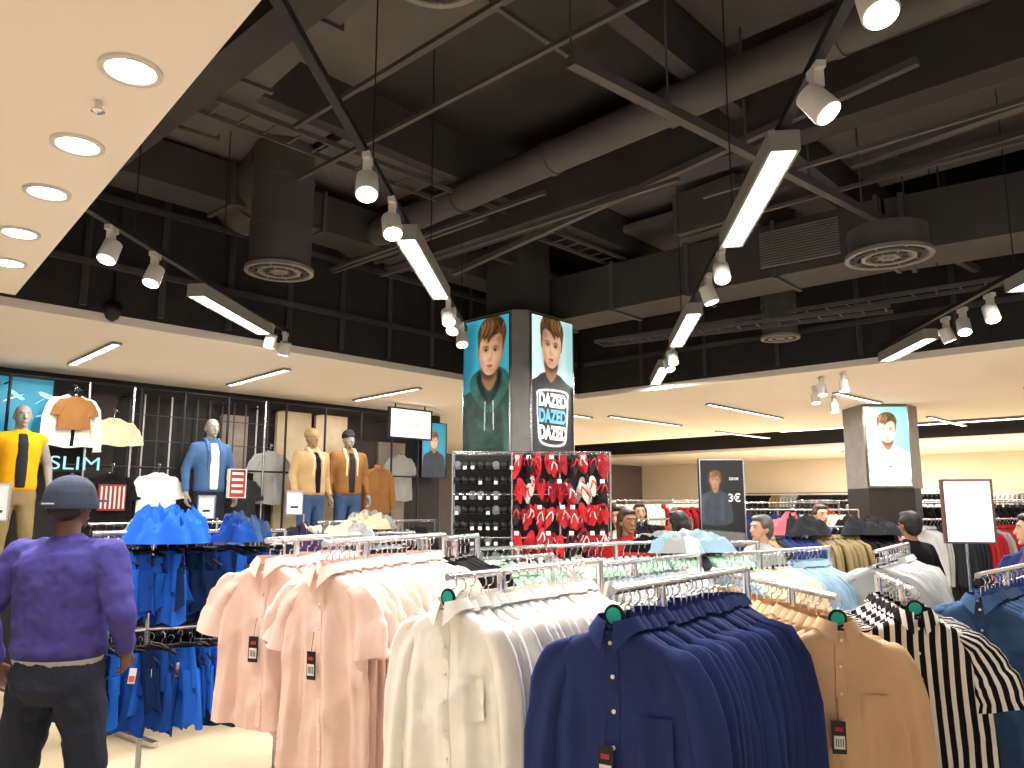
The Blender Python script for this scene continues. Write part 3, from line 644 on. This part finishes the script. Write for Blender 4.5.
prism(mb,[W(5.87,5.21),W(6.59,5.21),W(6.59,6.05),W(5.75,6.05),W(5.75,5.33)],2.15,3.68,COLG)
prism(mb,uvrect(5.8,6.5,5.3,6.0),3.68,3.72,COLD); prism(mb,uvrect(5.8,6.5,5.3,6.0),2.1,2.15,COLD)
mb.done('column_body',e,smooth=False)
P1=Poster(W(5.735,6.03,2.19),(-.68,-.733),.68,1.45,.005); P1.bg(em('teal_bg','#3a9db2',.85),.012,CH)
P1.poly([(0,0),(0,1.45),(.2,1.45),(.12,.7),(.25,0)],em('teal_dark','#2a8098',.75),False,soft=8)
P1.figure(.38,.84,.52,SK,HR,em('hoodie','#2a4a42',.5),'hoodie',topl=em('hoodie_l','#3f6a5e',.6),tilt=-.08); P1.done('poster_print_hoodie',e)
P2=Poster(W(5.89,5.195,2.19),(.733,-.68),.68,1.45,.005); P2.bg(em('pale_bg','#bfe0de',.9),.012,CH)
P2.poly([(.5,0),(.68,0),(.68,1.45),(.55,1.45),(.6,.8)],em('pale2','#8fc6c8',.85),False,soft=8)
P2.figure(.32,.92,.48,em('skin2','#e2b694',.85),HR,em('tee','#1d1e22',.5),'tee',flip=-1,topl=em('tee_l','#34363e',.5),tilt=.06)
TW=em('print_white','#f0f0ee',.9); TB=em('print_blue','#5a9fd0',.9)
P2.poly([(.13,.66),(.56,.68),(.6,.56),(.58,.3),(.52,.1),(.16,.1),(.1,.3),(.09,.55)],TW); P2.poly([(.145,.645),(.545,.663),(.58,.55),(.565,.3),(.505,.115),(.175,.115),(.115,.3),(.105,.55)],em('tee2','#202228',.5))
P2.text('DAZED',.34,.50,.19,TW,e,.72,.1); P2.text('DAZED',.34,.33,.19,TB,e,.72,.1); P2.text('DAZED',.34,.155,.19,TW,e,.72,.1)
P2.done('poster_print_tee',e)
e=empty('poster_column',(5.4,11.3,0)); mb=MB()
prism(mb,[(5.05,11.0),(5.7,11.0),(5.95,11.3),(5.95,11.7),(5.05,11.7)],0,1.9,COLD); prism(mb,[(5.05,11.0),(5.68,11.0),(5.98,11.3),(5.98,11.7),(5.05,11.7)],1.9,3.1,COLG); mb.done('column_body',e,smooth=False)
P3=Poster((5.06,10.98,1.93),(0,-1),.6,1.12,.006); P3.bg(em('cyan_bg','#7fcfe0',.9),.012,CH); P3.figure(.3,.62,.36,em('skin3','#e8c4a8',.9),HR,em('tee3','#e8ecee',.9),'tee'); P3.text('DENIM CO',.3,.25,.06,em('txt3','#505a60',.5),e)
P3.done('poster_print',e)
e=empty('poster_stand',(2.45,9.1,0)); mb=MB(); tube(mb,[(2.2,9.12,0),(2.2,9.12,2.2)],.015,BKM,8); tube(mb,[(2.72,9.12,0),(2.72,9.12,2.2)],.015,BKM,8); box(mb,(2.46,9.12,.02),(.6,.3,.04),BKM); mb.done('stand',e)
P4=Poster((2.21,9.1,1.2),(0,-1),.5,.98,.006); P4.bg(em('ban_bg','#1b1f22',.3),.015,CH); P4.figure(.17,.66,.17,em('skin4','#a87c60',.5),HR,em('tee4','#3a4550',.4),'tee',topl=em('tee4l','#5a6570',.4)); P4.poly([(.0,.0),(.5,.0),(.5,.14),(.0,.18)],em('ban_w','#8a8a88',.3),False); P4.text('3€',.39,.5,.13,em('banw','#c8c8c8',.5),e); P4.text('DENIM',.39,.75,.045,em('banw','#c8c8c8',.5),e,.8); P4.done('poster_print',e)
e=empty('sign_stand',(3.5,6.0,0)); mb=MB(); tube(mb,[(3.5,6.05,0),(3.5,6.05,1.4)],.012,CH,8); box(mb,(3.5,6.05,.015),(.35,.35,.03),CH); mb.done('stand',e)
P5=Poster((3.34,6.02,1.38),(-.2,-1),.33,.46); P5.bg(em('sign_white','#f1e8ea',.95),.014,mat('brown_frame','#5b4038',rough=.5)); P5.done('sign_panel',e)
for (x,y,z,n,w_,h_) in ((-3.95,5.75,1.55,(.4,-1),.24,.26),(-2.6,6.6,1.55,(.3,-1),.12,.18),(-2.0,7.1,1.58,(.3,-1),.13,.2)):
    e=empty('price_sign',(x,y,0)); mb=MB(); tube(mb,[(x+.1,y+.03,0),(x+.1,y+.03,z)],.01,CH,8); box(mb,(x+.1,y+.03,.01),(.25,.25,.02),CH); mb.done('stand',e)
    q=Poster((x-.05,y,z),n,w_,h_); q.bg(em('price_white','#e8e4dc',.35),.01,CH); q.poly([(.03,.05),(w_-.03,.05),(w_-.03,.07),(.03,.07)],mat('ink','#333333'),False); q.done('sign_panel',e)
# ---------------------------------------------------------------- footwear display
e=empty('flip_flop_display',(.17,6.95,0)); mb=MB()
for x in(-.52,.0,.42,.86):
    for y in(6.8,7.05): tube(mb,[(x,y,0),(x,y,2.12)],.012,CH,10)
for z in(2.12,1.75,1.38,1.0,.2):
    for y in(6.8,7.05): tube(mb,[(-.52,y,z),(.86,y,z)],.007,CH,8)
    for x in(-.52,.86): tube(mb,[(x,6.8,z),(x,7.05,z)],.007,CH,8)
box(mb,(.17,6.93,1.15),(1.36,.02,1.9),BKM); mb.done('display_frame',e)
mb=MB(); FR=mat('rubber_red','#cf2431',rough=.5); FR2=mat('rubber_crimson','#a8182a',rough=.5); FK=mat('rubber_black','#1a1a1d',rough=.5); FW=mat('rubber_white','#e6e2da',rough=.5)
def flop(c,m,ms,s=1,rot=0,yaw=0):
    a=np.linspace(0,2*PI,22,endpoint=False); o=[]
    for t in a: o.append((.043*math.cos(t)*(1+.25*math.sin(t)),.125*math.sin(t)))
    cy_,sy_=math.cos(yaw),math.sin(yaw)
    def R3(x,y,z):
        X=x*math.cos(rot)-z*math.sin(rot); Zz=x*math.sin(rot)+z*math.cos(rot)
        return (c[0]+s*(X*cy_-y*sy_),c[1]+s*(X*sy_+y*cy_),c[2]+s*Zz)
    v=[];n=len(o)
    for y in(0,-.018): 
        for x,z in o: v.append(R3(x,y,z))
    mb.add(v,[tuple(range(n)),tuple(range(n,2*n))[::-1]]+[(i,(i+1)%n,n+(i+1)%n,n+i) for i in range(n)],m)
    for k in(-1,1):
        pts=[(.0,-.02,.07),(.02*k,-.045,.04),(.036*k,-.04,-.01),(.04*k,-.012,-.035)]
        tube(mb,[R3(*p) for p in pts],.006,ms,6)
for r,z in enumerate((1.99,1.78,1.56,1.34,1.12,.85)):
    for i in range(9):
        x=.05+i*.092+random.uniform(-.02,.02); q=random.random(); m=FR if q<.5 else FR2 if q<.72 else FW if q<.86 else FK
        for k in range(3): flop((x+.02*k-.02,6.88-.045*k-.08*random.random(),z+random.uniform(-.04,.04)),m,FW if m in(FR,FR2) and random.random()<.4 else m if m in(FR,FR2) else FR,.72,random.uniform(-.35,.35),random.uniform(-.9,.9))
        if random.random()<.6: box(mb,(x,6.7,z+.08),(.04,.003,.035),random.choice([WHITET,BK]),random.uniform(-.4,.4))
for r,z in enumerate((2.0,1.87,1.74,1.61,1.48,1.35,1.22,1.09,.96)):
    for i in range(8):
        x=-.48+i*.068; cmat=FK if random.random()<.8 else mat('cap_grey','#77757a')
        lathe(mb,(x,6.84,z),[(.001,.05),(.026,.045),(.038,.025),(.04,0)],cmat,12,axis=(0,-.9,.3)); box(mb,(x,6.78,z-.025),(.052,.06,.006),cmat,.1)
        if random.random()<.5: box(mb,(x,6.74,z-.02),(.03,.002,.03),WHITET)
mb.done('flip_flops_and_caps',e)
# ---------------------------------------------------------------- people
def cap_prim(p0,p1,r0,r1,fl=1.,seg=14):
    p0=np.array(p0,float);p1=np.array(p1,float); d=p1-p0;L=np.linalg.norm(d);t=d/(L+1e-9)
    a=np.array([0,1.,0]) if abs(t[1])<.9 else np.array([1.,0,0]); n1=np.cross(t,a);n1/=np.linalg.norm(n1);n2=np.cross(t,n1); rings=[]; an=np.linspace(0,2*PI,seg,endpoint=False)
    def ring(c,r): return c+r*(np.cos(an)[:,None]*n1+fl*np.sin(an)[:,None]*n2)
    for b in np.linspace(-PI/2+.15,0,5): rings.append(ring(p0+t*r0*math.sin(b),r0*math.cos(b)))
    for b in np.linspace(0,PI/2-.15,5): rings.append(ring(p1+t*r1*math.sin(b),r1*math.cos(b)))
    return loft(rings,True)
def ell_prim(c,r,nu=20,nv=12):
    a=np.linspace(0,2*PI,nu,endpoint=False); rings=[]
    for b in np.linspace(-PI/2+.1,PI/2-.1,nv): rings.append(np.stack([c[0]+r[0]*math.cos(b)*np.cos(a),c[1]+r[1]*math.cos(b)*np.sin(a),np.full(nu,c[2]+r[2]*math.sin(b))],1))
    return loft(rings,True)
def loft_prim(rows,nu=24):
    a=np.linspace(0,2*PI,nu,endpoint=False)
    return loft([np.stack([cx+w_*np.sign(np.cos(a))*np.abs(np.cos(a))**.85,cy+d*np.sin(a),np.full(nu,z)],1) for z,w_,d,cx,cy in rows],True)
TEX=bpy.data.textures.new('wrinkle','CLOUDS'); TEX.noise_scale=.09
def blob(name,prims,vox,m,parent,sm=4,disp=0):
    b=MB()
    for v,f in prims: b.add(v,f,m)
    V=np.concatenate(b.V); me=bpy.data.meshes.new(name); me.from_pydata(V.tolist(),[],b.F); me.materials.append(m)
    o=bpy.data.objects.new(name,me); col.objects.link(o); o.parent=parent
    r=o.modifiers.new('remesh','REMESH'); r.mode='VOXEL'; r.voxel_size=vox; r.use_smooth_shade=True
    s=o.modifiers.new('smooth','SMOOTH'); s.iterations=sm; s.factor=.5
    if disp: d=o.modifiers.new('wrinkles','DISPLACE'); d.texture=TEX; d.strength=disp; d.mid_level=.5
    return o
def hand(name,w,D,N,side,m,parent,curl=.5,vox=.004):
    D=np.array(D,float);D/=np.linalg.norm(D);N=np.array(N,float);N-=D*N.dot(D);N/=np.linalg.norm(N);Wd=np.cross(D,N)*side; w=np.array(w,float)
    pr=[cap_prim(w-D*.03,w+D*.02,.026,.028)]
    for k,(o,l) in enumerate(((.03,.072),(.01,.08),(-.01,.075),(-.029,.06))):
        b=w+D*.03+Wd*o*.7; kn=w+D*.092+Wd*o-N*.002*abs(k-1); pr.append(cap_prim(b,kn,.014,.0115))
        ang=curl*(.6+.15*k); p=kn; 
        for sgl,rr in ((.45,.009),(.32,.008),(.25,.007)):
            d=D*math.cos(ang)+N*math.sin(ang); q=p+d*l*sgl*1.05; pr.append(cap_prim(p,q,rr+.001,rr,seg=10)); p=q; ang+=curl*.8
    t0=w+D*.03+Wd*.022+N*.006; t1=t0+D*.03+Wd*.028+N*.012; t2=t1+D*.032+Wd*.006+N*.012; t3=t2+D*.022-Wd*.002+N*.006
    pr+=[cap_prim(t0,t1,.014,.0115),cap_prim(t1,t2,.0115,.0095),cap_prim(t2,t3,.0095,.008)]
    return blob(name,pr,vox,m,parent,2)
def human(name,loc,head_deg,H,skin,top,bottom,hairm,shoe,vox=.018,pose=None,hat=None,mannequin=False,bulk=1.,openjacket=None,hands=True,longhair=False,disp=.012,headturn=0,sleeves=True,hem=.90,under=None,beanie=None,collarm=None):
    e=empty(name,loc); e.rotation_euler=(0,0,math.radians(head_deg)); k=H/1.75; e.scale=(k,k,k); ps={'elR':(.27,-.03,1.15),'wrR':(.28,.04,.92),'elL':(-.27,-.03,1.15),'wrL':(-.28,.04,.92),'knR':(.11,.02,.5),'anR':(.115,-.02,.1),'knL':(-.11,.02,.5),'anL':(-.115,-.02,.1)}
    if pose: ps.update(pose)
    A=lambda n:np.array(ps[n],float); b=bulk
    rows=[(hem,.17*b,.122*b,0,0),(hem+.035,.18*b,.13*b,0,0),(1.05,.175*b,.125*b,0,0),(1.15,.178*b,.125*b,0,0),(1.27,.192*b,.13*b,0,-.002),(1.36,.198*b,.124*b,0,-.005),(1.42,.178*b,.1*b,0,-.008),(1.46,.125,.08,0,-.008),(1.495,.07,.065,0,0),(1.51,.06,.06,0,.002)]
    tp=[loft_prim(rows)]
    for s,el,wr in((1,'elR','wrR'),(-1,'elL','wrL')):
        sh=np.array((.182*s*b,-.005,1.405))
        if sleeves: tp+=[cap_prim(sh,A(el),.068*b,.053*b),cap_prim(A(el),A(wr),.052*b,.038*b),cap_prim((.1*s,-.005,1.42),sh,.065,.066*b)]
        else: tp+=[cap_prim((.1*s,-.005,1.42),sh,.065,.066*b)]
    blob('upper_clothing',tp,vox,top,e,5,disp)
    if under: blob('undershirt_hem',[loft_prim([(hem-.03,.165*b,.118*b,0,0),(hem+.02,.168*b,.12*b,0,0)])],.012,under,e,2)
    if openjacket:
        blob('inner_shirt',[loft_prim([(.93,.06,.06,0,.085*b),(1.2,.06,.06,0,.09*b),(1.36,.055,.05,0,.09*b),(1.46,.05,.04,0,.045)])],.012,openjacket,e,3)
    if collarm:
        cp=[]
        for s in(-1,1): cp+=[cap_prim((.075*s,.115*b,1.16),(.075*s,.118*b,1.36),.014,.018),cap_prim((.075*s,.118*b,1.36),(.075*s,.02,1.50),.022,.026)]
        cp+=[cap_prim((-.075,.02,1.50),(-.05,-.06,1.51),.026,.026),cap_prim((-.05,-.06,1.51),(.05,-.06,1.51),.026,.026),cap_prim((.05,-.06,1.51),(.075,.02,1.50),.026,.026)]
        blob('jacket_collar',cp,.01,collarm,e,2)
    lp=[loft_prim([(.76,.145*b,.1,0,0),(.84,.165*b,.12*b,0,-.01),(.92,.165*b,.118*b,0,-.005),(max(.98,hem+.01),.158*b,.112*b,0,0)])]
    for s,kn,an in((1,'knR','anR'),(-1,'knL','anL')):
        lp+=[cap_prim((.085*s*b,0,.88),A(kn),.096*b,.072*b),cap_prim(A(kn),A(an),.07*b,.055)]
    blob('trousers',lp,vox,bottom,e,4,disp)
    sp=[]
    for an in('anR','anL'):
        a_=A(an); a_[2]-=.1
        sp+=[cap_prim(a_+(0,-.03,.045),a_+(0,.13,.035),.043,.037),cap_prim(a_+(0,0,.09),a_+(0,-.02,.05),.048,.045)]
    blob('shoes',sp,.012,shoe,e,3)
    ht=math.radians(headturn); ch,sh_=math.cos(ht),math.sin(ht)
    def RT(vf): 
        v=vf[0].copy(); x=v[:,0]*ch-v[:,1]*sh_; y=v[:,0]*sh_+v[:,1]*ch; v[:,0]=x;v[:,1]=y; return (v,vf[1])
    hp=[ell_prim((0,-.005,1.65),(.076,.095,.1)),ell_prim((0,.035,1.59),(.052,.055,.062)),ell_prim((0,.02,1.62),(.066,.07,.08)),cap_prim((0,-.012,1.46),(0,-.008,1.58),.058,.054),cap_prim((0,.09,1.65),(0,.107,1.61),.009,.014),ell_prim((0,.085,1.575),(.026,.016,.012)),ell_prim((0,.082,1.672),(.05,.014,.01)),ell_prim((0,.078,1.54),(.022,.018,.015))]
    for s in(-1,1): hp+=[ell_prim((.078*s,-.005,1.625),(.011,.02,.031))]
    blob('head',[RT(q) for q in hp],min(vox,.009),skin,e,3)
    if beanie: blob('beanie',[ell_prim((0,-.02,1.70),(.088,.105,.085)),loft_prim([(1.665,.09,.108,0,-.012),(1.71,.09,.107,0,-.012)])],.01,beanie,e,2)
    if not mannequin:
        fb=MB(); 
        for s in(-1,1):
            v,f=RT(ell_prim((.031*s,.084,1.645),(.013,.010,.006),10,8)); fb.add(v,f,mat('eye_white','#a8a098',rough=.3))
            v,f=RT(ell_prim((.031*s,.092,1.645),(.006,.004,.006),10,8)); fb.add(v,f,mat('iris','#20140e',rough=.2))
            v,f=RT(cap_prim((.015*s,.094,1.668),(.05*s,.086,1.67),.004,.003)); fb.add(v,f,hairm)
        v,f=RT(ell_prim((0,.098,1.574),(.022,.006,.007),12,8)); fb.add(v,f,mat('lips','#8a4a42',rough=.5))
        o=fb.done('face_features',None,origin=(0,0,0)); o.parent=e
        if not hat:
            hr=[ell_prim((0,-.025,1.67),(.089,.1,.094)),ell_prim((0,-.045,1.62),(.084,.075,.09)),ell_prim((0,.03,1.725),(.068,.055,.03)),ell_prim((.078,.005,1.665),(.014,.03,.035)),ell_prim((-.078,.005,1.665),(.014,.03,.035))]
            if longhair: hr+=[cap_prim((0,-.06,1.62),(0,-.09,1.42),.082,.06),cap_prim((.07,-.02,1.64),(.085,-.03,1.45),.03,.02),cap_prim((-.07,-.02,1.64),(-.085,-.03,1.45),.03,.02)]
            blob('hair',[RT(q) for q in hr],.01,hairm,e,2,.012)
        else:
            blob('hair',[RT(q) for q in [ell_prim((0,-.035,1.615),(.077,.073,.06))]],.01,hairm,e,2)
            blob('cap_crown',[RT(q) for q in [ell_prim((0,-.008,1.69),(.098,.115,.085)),loft_prim([(1.625,.108,.122,0,-.01),(1.66,.104,.118,0,-.01),(1.70,.098,.112,0,-.01)])]],.008,hat,e,2)
            hb_=MB(); v,f=RT(loft_prim([(1.65,.085,.09,0,.1),(1.657,.085,.095,0,.1),(1.662,.08,.085,0,.1)])); hb_.add(v,f,hat)
            v,f=RT(loft_prim([(1.618,.112,.126,0,-.012),(1.622,.114,.128,0,-.012),(1.652,.108,.122,0,-.012)])); hb_.add(v,f,hat)
            v,f=RT(cap_prim((-.03,-.136,1.64),(.03,-.136,1.64),.005,.005)); hb_.add(v,f,mat('cap_strap','#8a8c92',rough=.5))
            v,f=RT(ell_prim((0,-.008,1.777),(.01,.01,.006))); hb_.add(v,f,hat)
            o=hb_.done('cap_brim',None,origin=(0,0,0)); o.parent=e
    if hands:
        for s,el,wr in((1,'elR','wrR'),(-1,'elL','wrL')):
            D=A(wr)-A(el); D/=np.linalg.norm(D)
            if not sleeves: blob('arm_skin',[cap_prim((.182*s*b,-.005,1.405),A(el),.055,.044),cap_prim(A(el),A(wr),.044,.03)],.012,skin,e,3)
            hand('hand',A(wr)+D*.035,D,(-s,.25,0),s,skin,e,.45,.004 if vox<.013 else .005)
    return e
S1=mat('skin_dark','#5a3a2a',rough=.55,var=.06); S2=mat('skin_light','#c99878',rough=.55,var=.06); S3=mat('skin_mid','#8a5f45',rough=.55,var=.06)
HB=mat('hair_black','#15110f',rough=.6); HBR=mat('hair_brown','#3a2618',rough=.6); HG=mat('hair_grey','#5a544e',rough=.6)
SWE=cloth('sweater','#413c7c'); JEAN=cloth('dark_denim','#262a36'); HATM=cloth('cap_slate','#363c4a'); SHO=mat('shoe_black','#141414',rough=.5)
man=human('standing_man',(-2.08,3.68,0),-8,1.77,S1,SWE,JEAN,HB,SHO,vox=.010,hat=HATM,bulk=1.2,disp=.028,hem=.965,under=GREY,
  pose={'elR':(.325,-.05,1.17),'wrR':(.27,.08,1.0),'elL':(-.35,-.05,1.15),'wrL':(-.35,.03,.95),'knR':(.15,.05,.5),'anR':(.15,-.06,.1),'knL':(-.15,.0,.5),'anL':(-.17,-.02,.1)},headturn=-6)
blob('sweater_ribbing',[loft_prim([(.955,.190,.136,0,0),(.965,.206,.150,0,0),(.995,.208,.152,0,0),(1.005,.2,.146,0,0)])],.008,cloth('sweater_rib','#332f66'),man,2)
human('shopper_woman',(1.0,6.75,0),170,1.62,S3,RED,JEAN,HBR,SHO,longhair=True,headturn=30)
human('shopper_woman',(1.48,7.0,0),40,1.60,S2,CHAR,JEAN,HB,SHO,longhair=True)
human('shopper_man',(2.05,6.45,0),110,1.57,S2,GREY,DEN,HG,SHO)
human('shopper_man',(3.35,6.6,0),15,1.6,S3,BLK,JEAN,HB,SHO)
human('shopper_woman',(3.42,5.15,0),60,1.60,S2,PURP,JEAN,HB,SHO,longhair=True)
human('shopper_woman',(1.62,9.9,0),180,1.68,S2,BLK,JEAN,HBR,SHO,longhair=True)
human('shopper_man',(1.1,8.0,0),140,1.64,S2,WHITE,DEN,HB,SHO)
human('shopper_man',(3.4,8.6,0),190,1.66,S2,NAVY,JEAN,HBR,SHO)
human('shopper_man',(6.1,8.2,0),150,1.68,S3,CHAR,DEN,HB,SHO)
# ---------------------------------------------------------------- left display wall
FACE=47.1; AW=math.atan2(.733,.68)
e=empty('shelving_frame',(*W(4.5,9),0)); mb=MB()
for u in(1.0,1.6,2.2,2.95,3.42,3.5,4.0,4.55,5.05,5.35,5.95,6.55,7.1,7.6): 
    tube(mb,[W(u,9.0,0),W(u,9.0,2.98)],.016,BKM if u not in(2.95,3.42,5.05) else CH,8); tube(mb,[W(u,9.0,2.9),W(u,9.38,2.9)],.01,BKM,6)
for z in(2.98,2.08,1.15): tube(mb,[W(1.0,9.0,z),W(7.6,9.0,z)],.012,BKM,8)
GM=mat('slat_grey','#4a4642',rough=.5)
for u in np.arange(3.5,5.3,.16): tube(mb,[W(u,9.3,1.1),W(u,9.3,2.95)],.01,GM if int(u*10)%3 else WH,6)
for z in (1.3,1.7,2.4,2.7): tube(mb,[W(3.5,9.2,z),W(5.3,9.2,z)],.006,GM,4)
mb.done('frame_tubes',e); mb=MB()
PAN=mat('panel_timber','#c9b595',rough=.7,var=.1)
for u0,u1 in((5.4,5.92),(6.0,6.52)): prism(mb,uvrect(u0,u1,9.3,9.36),.9,2.92,PAN)
prism(mb,uvrect(6.6,7.05,9.3,9.36),.9,2.6,mat('panel_dark','#3a322e'))
prism(mb,uvrect(7.1,7.6,9.3,9.36),.9,2.6,mat('panel_mid','#8b7f74'))
prism(mb,uvrect(4.62,4.98,9.3,9.36),1.2,2.8,mat('panel_mid','#8b7f74')); prism(mb,uvrect(3.05,3.35,9.3,9.36),1.2,2.9,mat('panel_dark','#3a322e'))
mb.done('backing_panels',e,smooth=False)
e=empty('display_plinth',(*W(4.3,8.95),0)); mb=MB(); prism(mb,uvrect(1.0,7.4,8.6,9.3),0,.85,BKM); prism(mb,uvrect(.98,7.42,8.57,9.32),.85,.88,WH); mb.done('plinth_body',e,smooth=False)
MS=mat('mannequin_tan','#9a7a5e',rough=.4,var=.03); MG=mat('mannequin_grey','#8e8780',rough=.4,var=.03)
ZP=.88
human('mannequin',W(2.3,8.85,ZP),180+FACE,1.78,MG,YEL,KHAKI,HB,SHO,mannequin=True,openjacket=CHAR,sleeves=False)
human('mannequin',W(5.66,8.85,ZP),180+FACE+8,1.76,MS,JKT,DEN,HB,SHO,mannequin=True,openjacket=BLK,bulk=1.15,beanie=JKT,collarm=CREAM)
human('mannequin',W(6.24,8.85,ZP),180+FACE-10,1.78,MG,BROWN,DEN,HB,SHO,mannequin=True,openjacket=CHAR,bulk=1.1,beanie=CHAR,collarm=CREAM)
human('mannequin',W(4.28,8.85,ZP),180+FACE,1.8,MG,DJ,JEAN,HB,SHO,mannequin=True,openjacket=WHITE,collarm=DJ)
def wallg(u,z,kind,m,L=None,m2=None,name='hanging_garment',sc_=1.,v=8.93):
    mb=MB(); p=W(u,v,z); M=place(p,AW,0,sc_); mb.add_t(garment(kind,True,2,L,.005),M,{'body':m,'trim':m2 or m,'button':BK,'label':WHITET}); put_hanger(mb,M,True)
    tube(mb,[(p[0],p[1],z+.08),(p[0],p[1]+.1,z+.08)],.005,CH,6); return mb.done(name)
wallg(2.78,2.82,'jacket',WHITE,m2=BLK,L=.56); wallg(2.78,2.79,'tee',BROWN,L=.5,v=8.86,sc_=.7)
wallg(3.2,2.6,'tee',CREAM,L=.3)
wallg(3.22,2.0,'tee',BLK,L=.6,name='graphic_tshirt'); wallg(3.72,2.02,'tee',WHITE,L=.62,name='hanging_tshirt'); wallg(6.82,2.2,'jacket',BROWN,name='hanging_jacket'); wallg(5.2,2.35,'tee',GREY,v=9.1); wallg(4.75,2.0,'tee',CHAR,v=9.0); wallg(7.35,2.4,'tee',GREY,v=9.1)
e=empty('shirt_print',(*W(3.22,8.86),0)); q=Poster(W(3.08,8.87,1.6),(.733,-.68),.28,.28); q.bg(mat('prt','#8a2a25'),None)
for k in range(6): q.poly([(.02+.045*k,.02),(.04+.045*k,.02),(.04+.045*k,.26),(.02+.045*k,.26)],mat('prt2','#d8c8c0'),False)
q.done('print_panel',e)
e=empty('sale_sign',(*W(4.45,8.6),0)); q=Poster(W(4.38,8.55,1.75),(.733,-.68),.2,.32); q.bg(mat('red_sign','#a83030'),.008,WHITET)
for k in range(4): q.poly([(.03,.05+.07*k),(.17,.05+.07*k),(.17,.08+.07*k),(.03,.08+.07*k)],WHITET,False)
q.done('sign_panel',e)
e=empty('blue_wall_poster',(*W(2.2,9.2),0)); q=Poster(W(1.6,9.2,2.1),(.733,-.68),1.05,.88); q.bg(em('blue_graphic','#2b86a4',.55),.01,BKM)
rs=random.Random(5)
for k in range(14):
    x0=rs.uniform(.05,.95);y0=rs.uniform(.1,.8); a=rs.uniform(-.8,.8); q.poly([(x0,y0),(x0+.14*math.cos(a),y0+.14*math.sin(a)),(x0+.15*math.cos(a)+.03,y0+.15*math.sin(a)+.02),(x0+.02,y0+.025)],em('cyan','#8fd6e6',.7) if k%2 else TW)
q.done('poster_print',e)
e=empty('slim_lettering',(*W(2.9,8.97),0)); q=Poster(W(2.5,8.97,1.99),(.733,-.68),.8,.26); q.text('SLIM',.36,.04,.2,em('cyan2','#7fb4c8',.5),e,1.3,.0); bar(q.mb,W(2.55,9.0,2.02),W(3.2,9.0,2.02),.02,.02,BKM); q.done('letter_rail',e)
e=empty('lit_sign',(*W(7.5,8.8),0)); q=Poster(W(6.75,8.6,2.62),(.733,-.68),.75,.40); q.bg(WHITEBOX,.02,BKM); q.text('CASUAL',.37,.15,.1,em('sg2','#777777',.3),e,1,.0); q.done('sign_panel',e)
mb=MB(); tube(mb,[W(6.85,8.62,3.0),W(6.85,8.62,3.1)],.01,BKM,6); tube(mb,[W(7.4,8.62,3.0),W(7.4,8.62,3.1)],.01,BKM,6); mb.done('sign_hangers',e)
e=empty('blue_wall_poster',(*W(8.05,9.2),0)); q=Poster(W(7.85,9.2,2.1),(.733,-.68),.5,.85,.008); q.bg(em('blue_graphic2','#2a94b8',.6),.01,BKM); q.figure(.25,.45,.22,SK,HR,em('tee5','#203040',.4),'tee'); q.done('poster_print',e)
e=empty('far_wall_sign',(*W(23,-3),0)); q=Poster(W(19.1,-6.5,3.18),(-.68,-.733),4.2,.45); q.bg(em('far_teal','#2f8fa8',.7),.02,BKM); q.text('menswear',2.1,.1,.32,TW,e); q.done('sign_panel',e)
# ---------------------------------------------------------------- camera
cam=bpy.data.cameras.new('camera'); cam.sensor_width=36; cam.lens=36*770/1024; cam.clip_start=.05; cam.clip_end=200
co=bpy.data.objects.new('camera',cam); co.location=(0,0,1.65); co.rotation_euler=(math.radians(99),0,0); col.objects.link(co); sc.camera=co
sc.view_settings.view_transform='Standard'
sc.view_settings.exposure=0
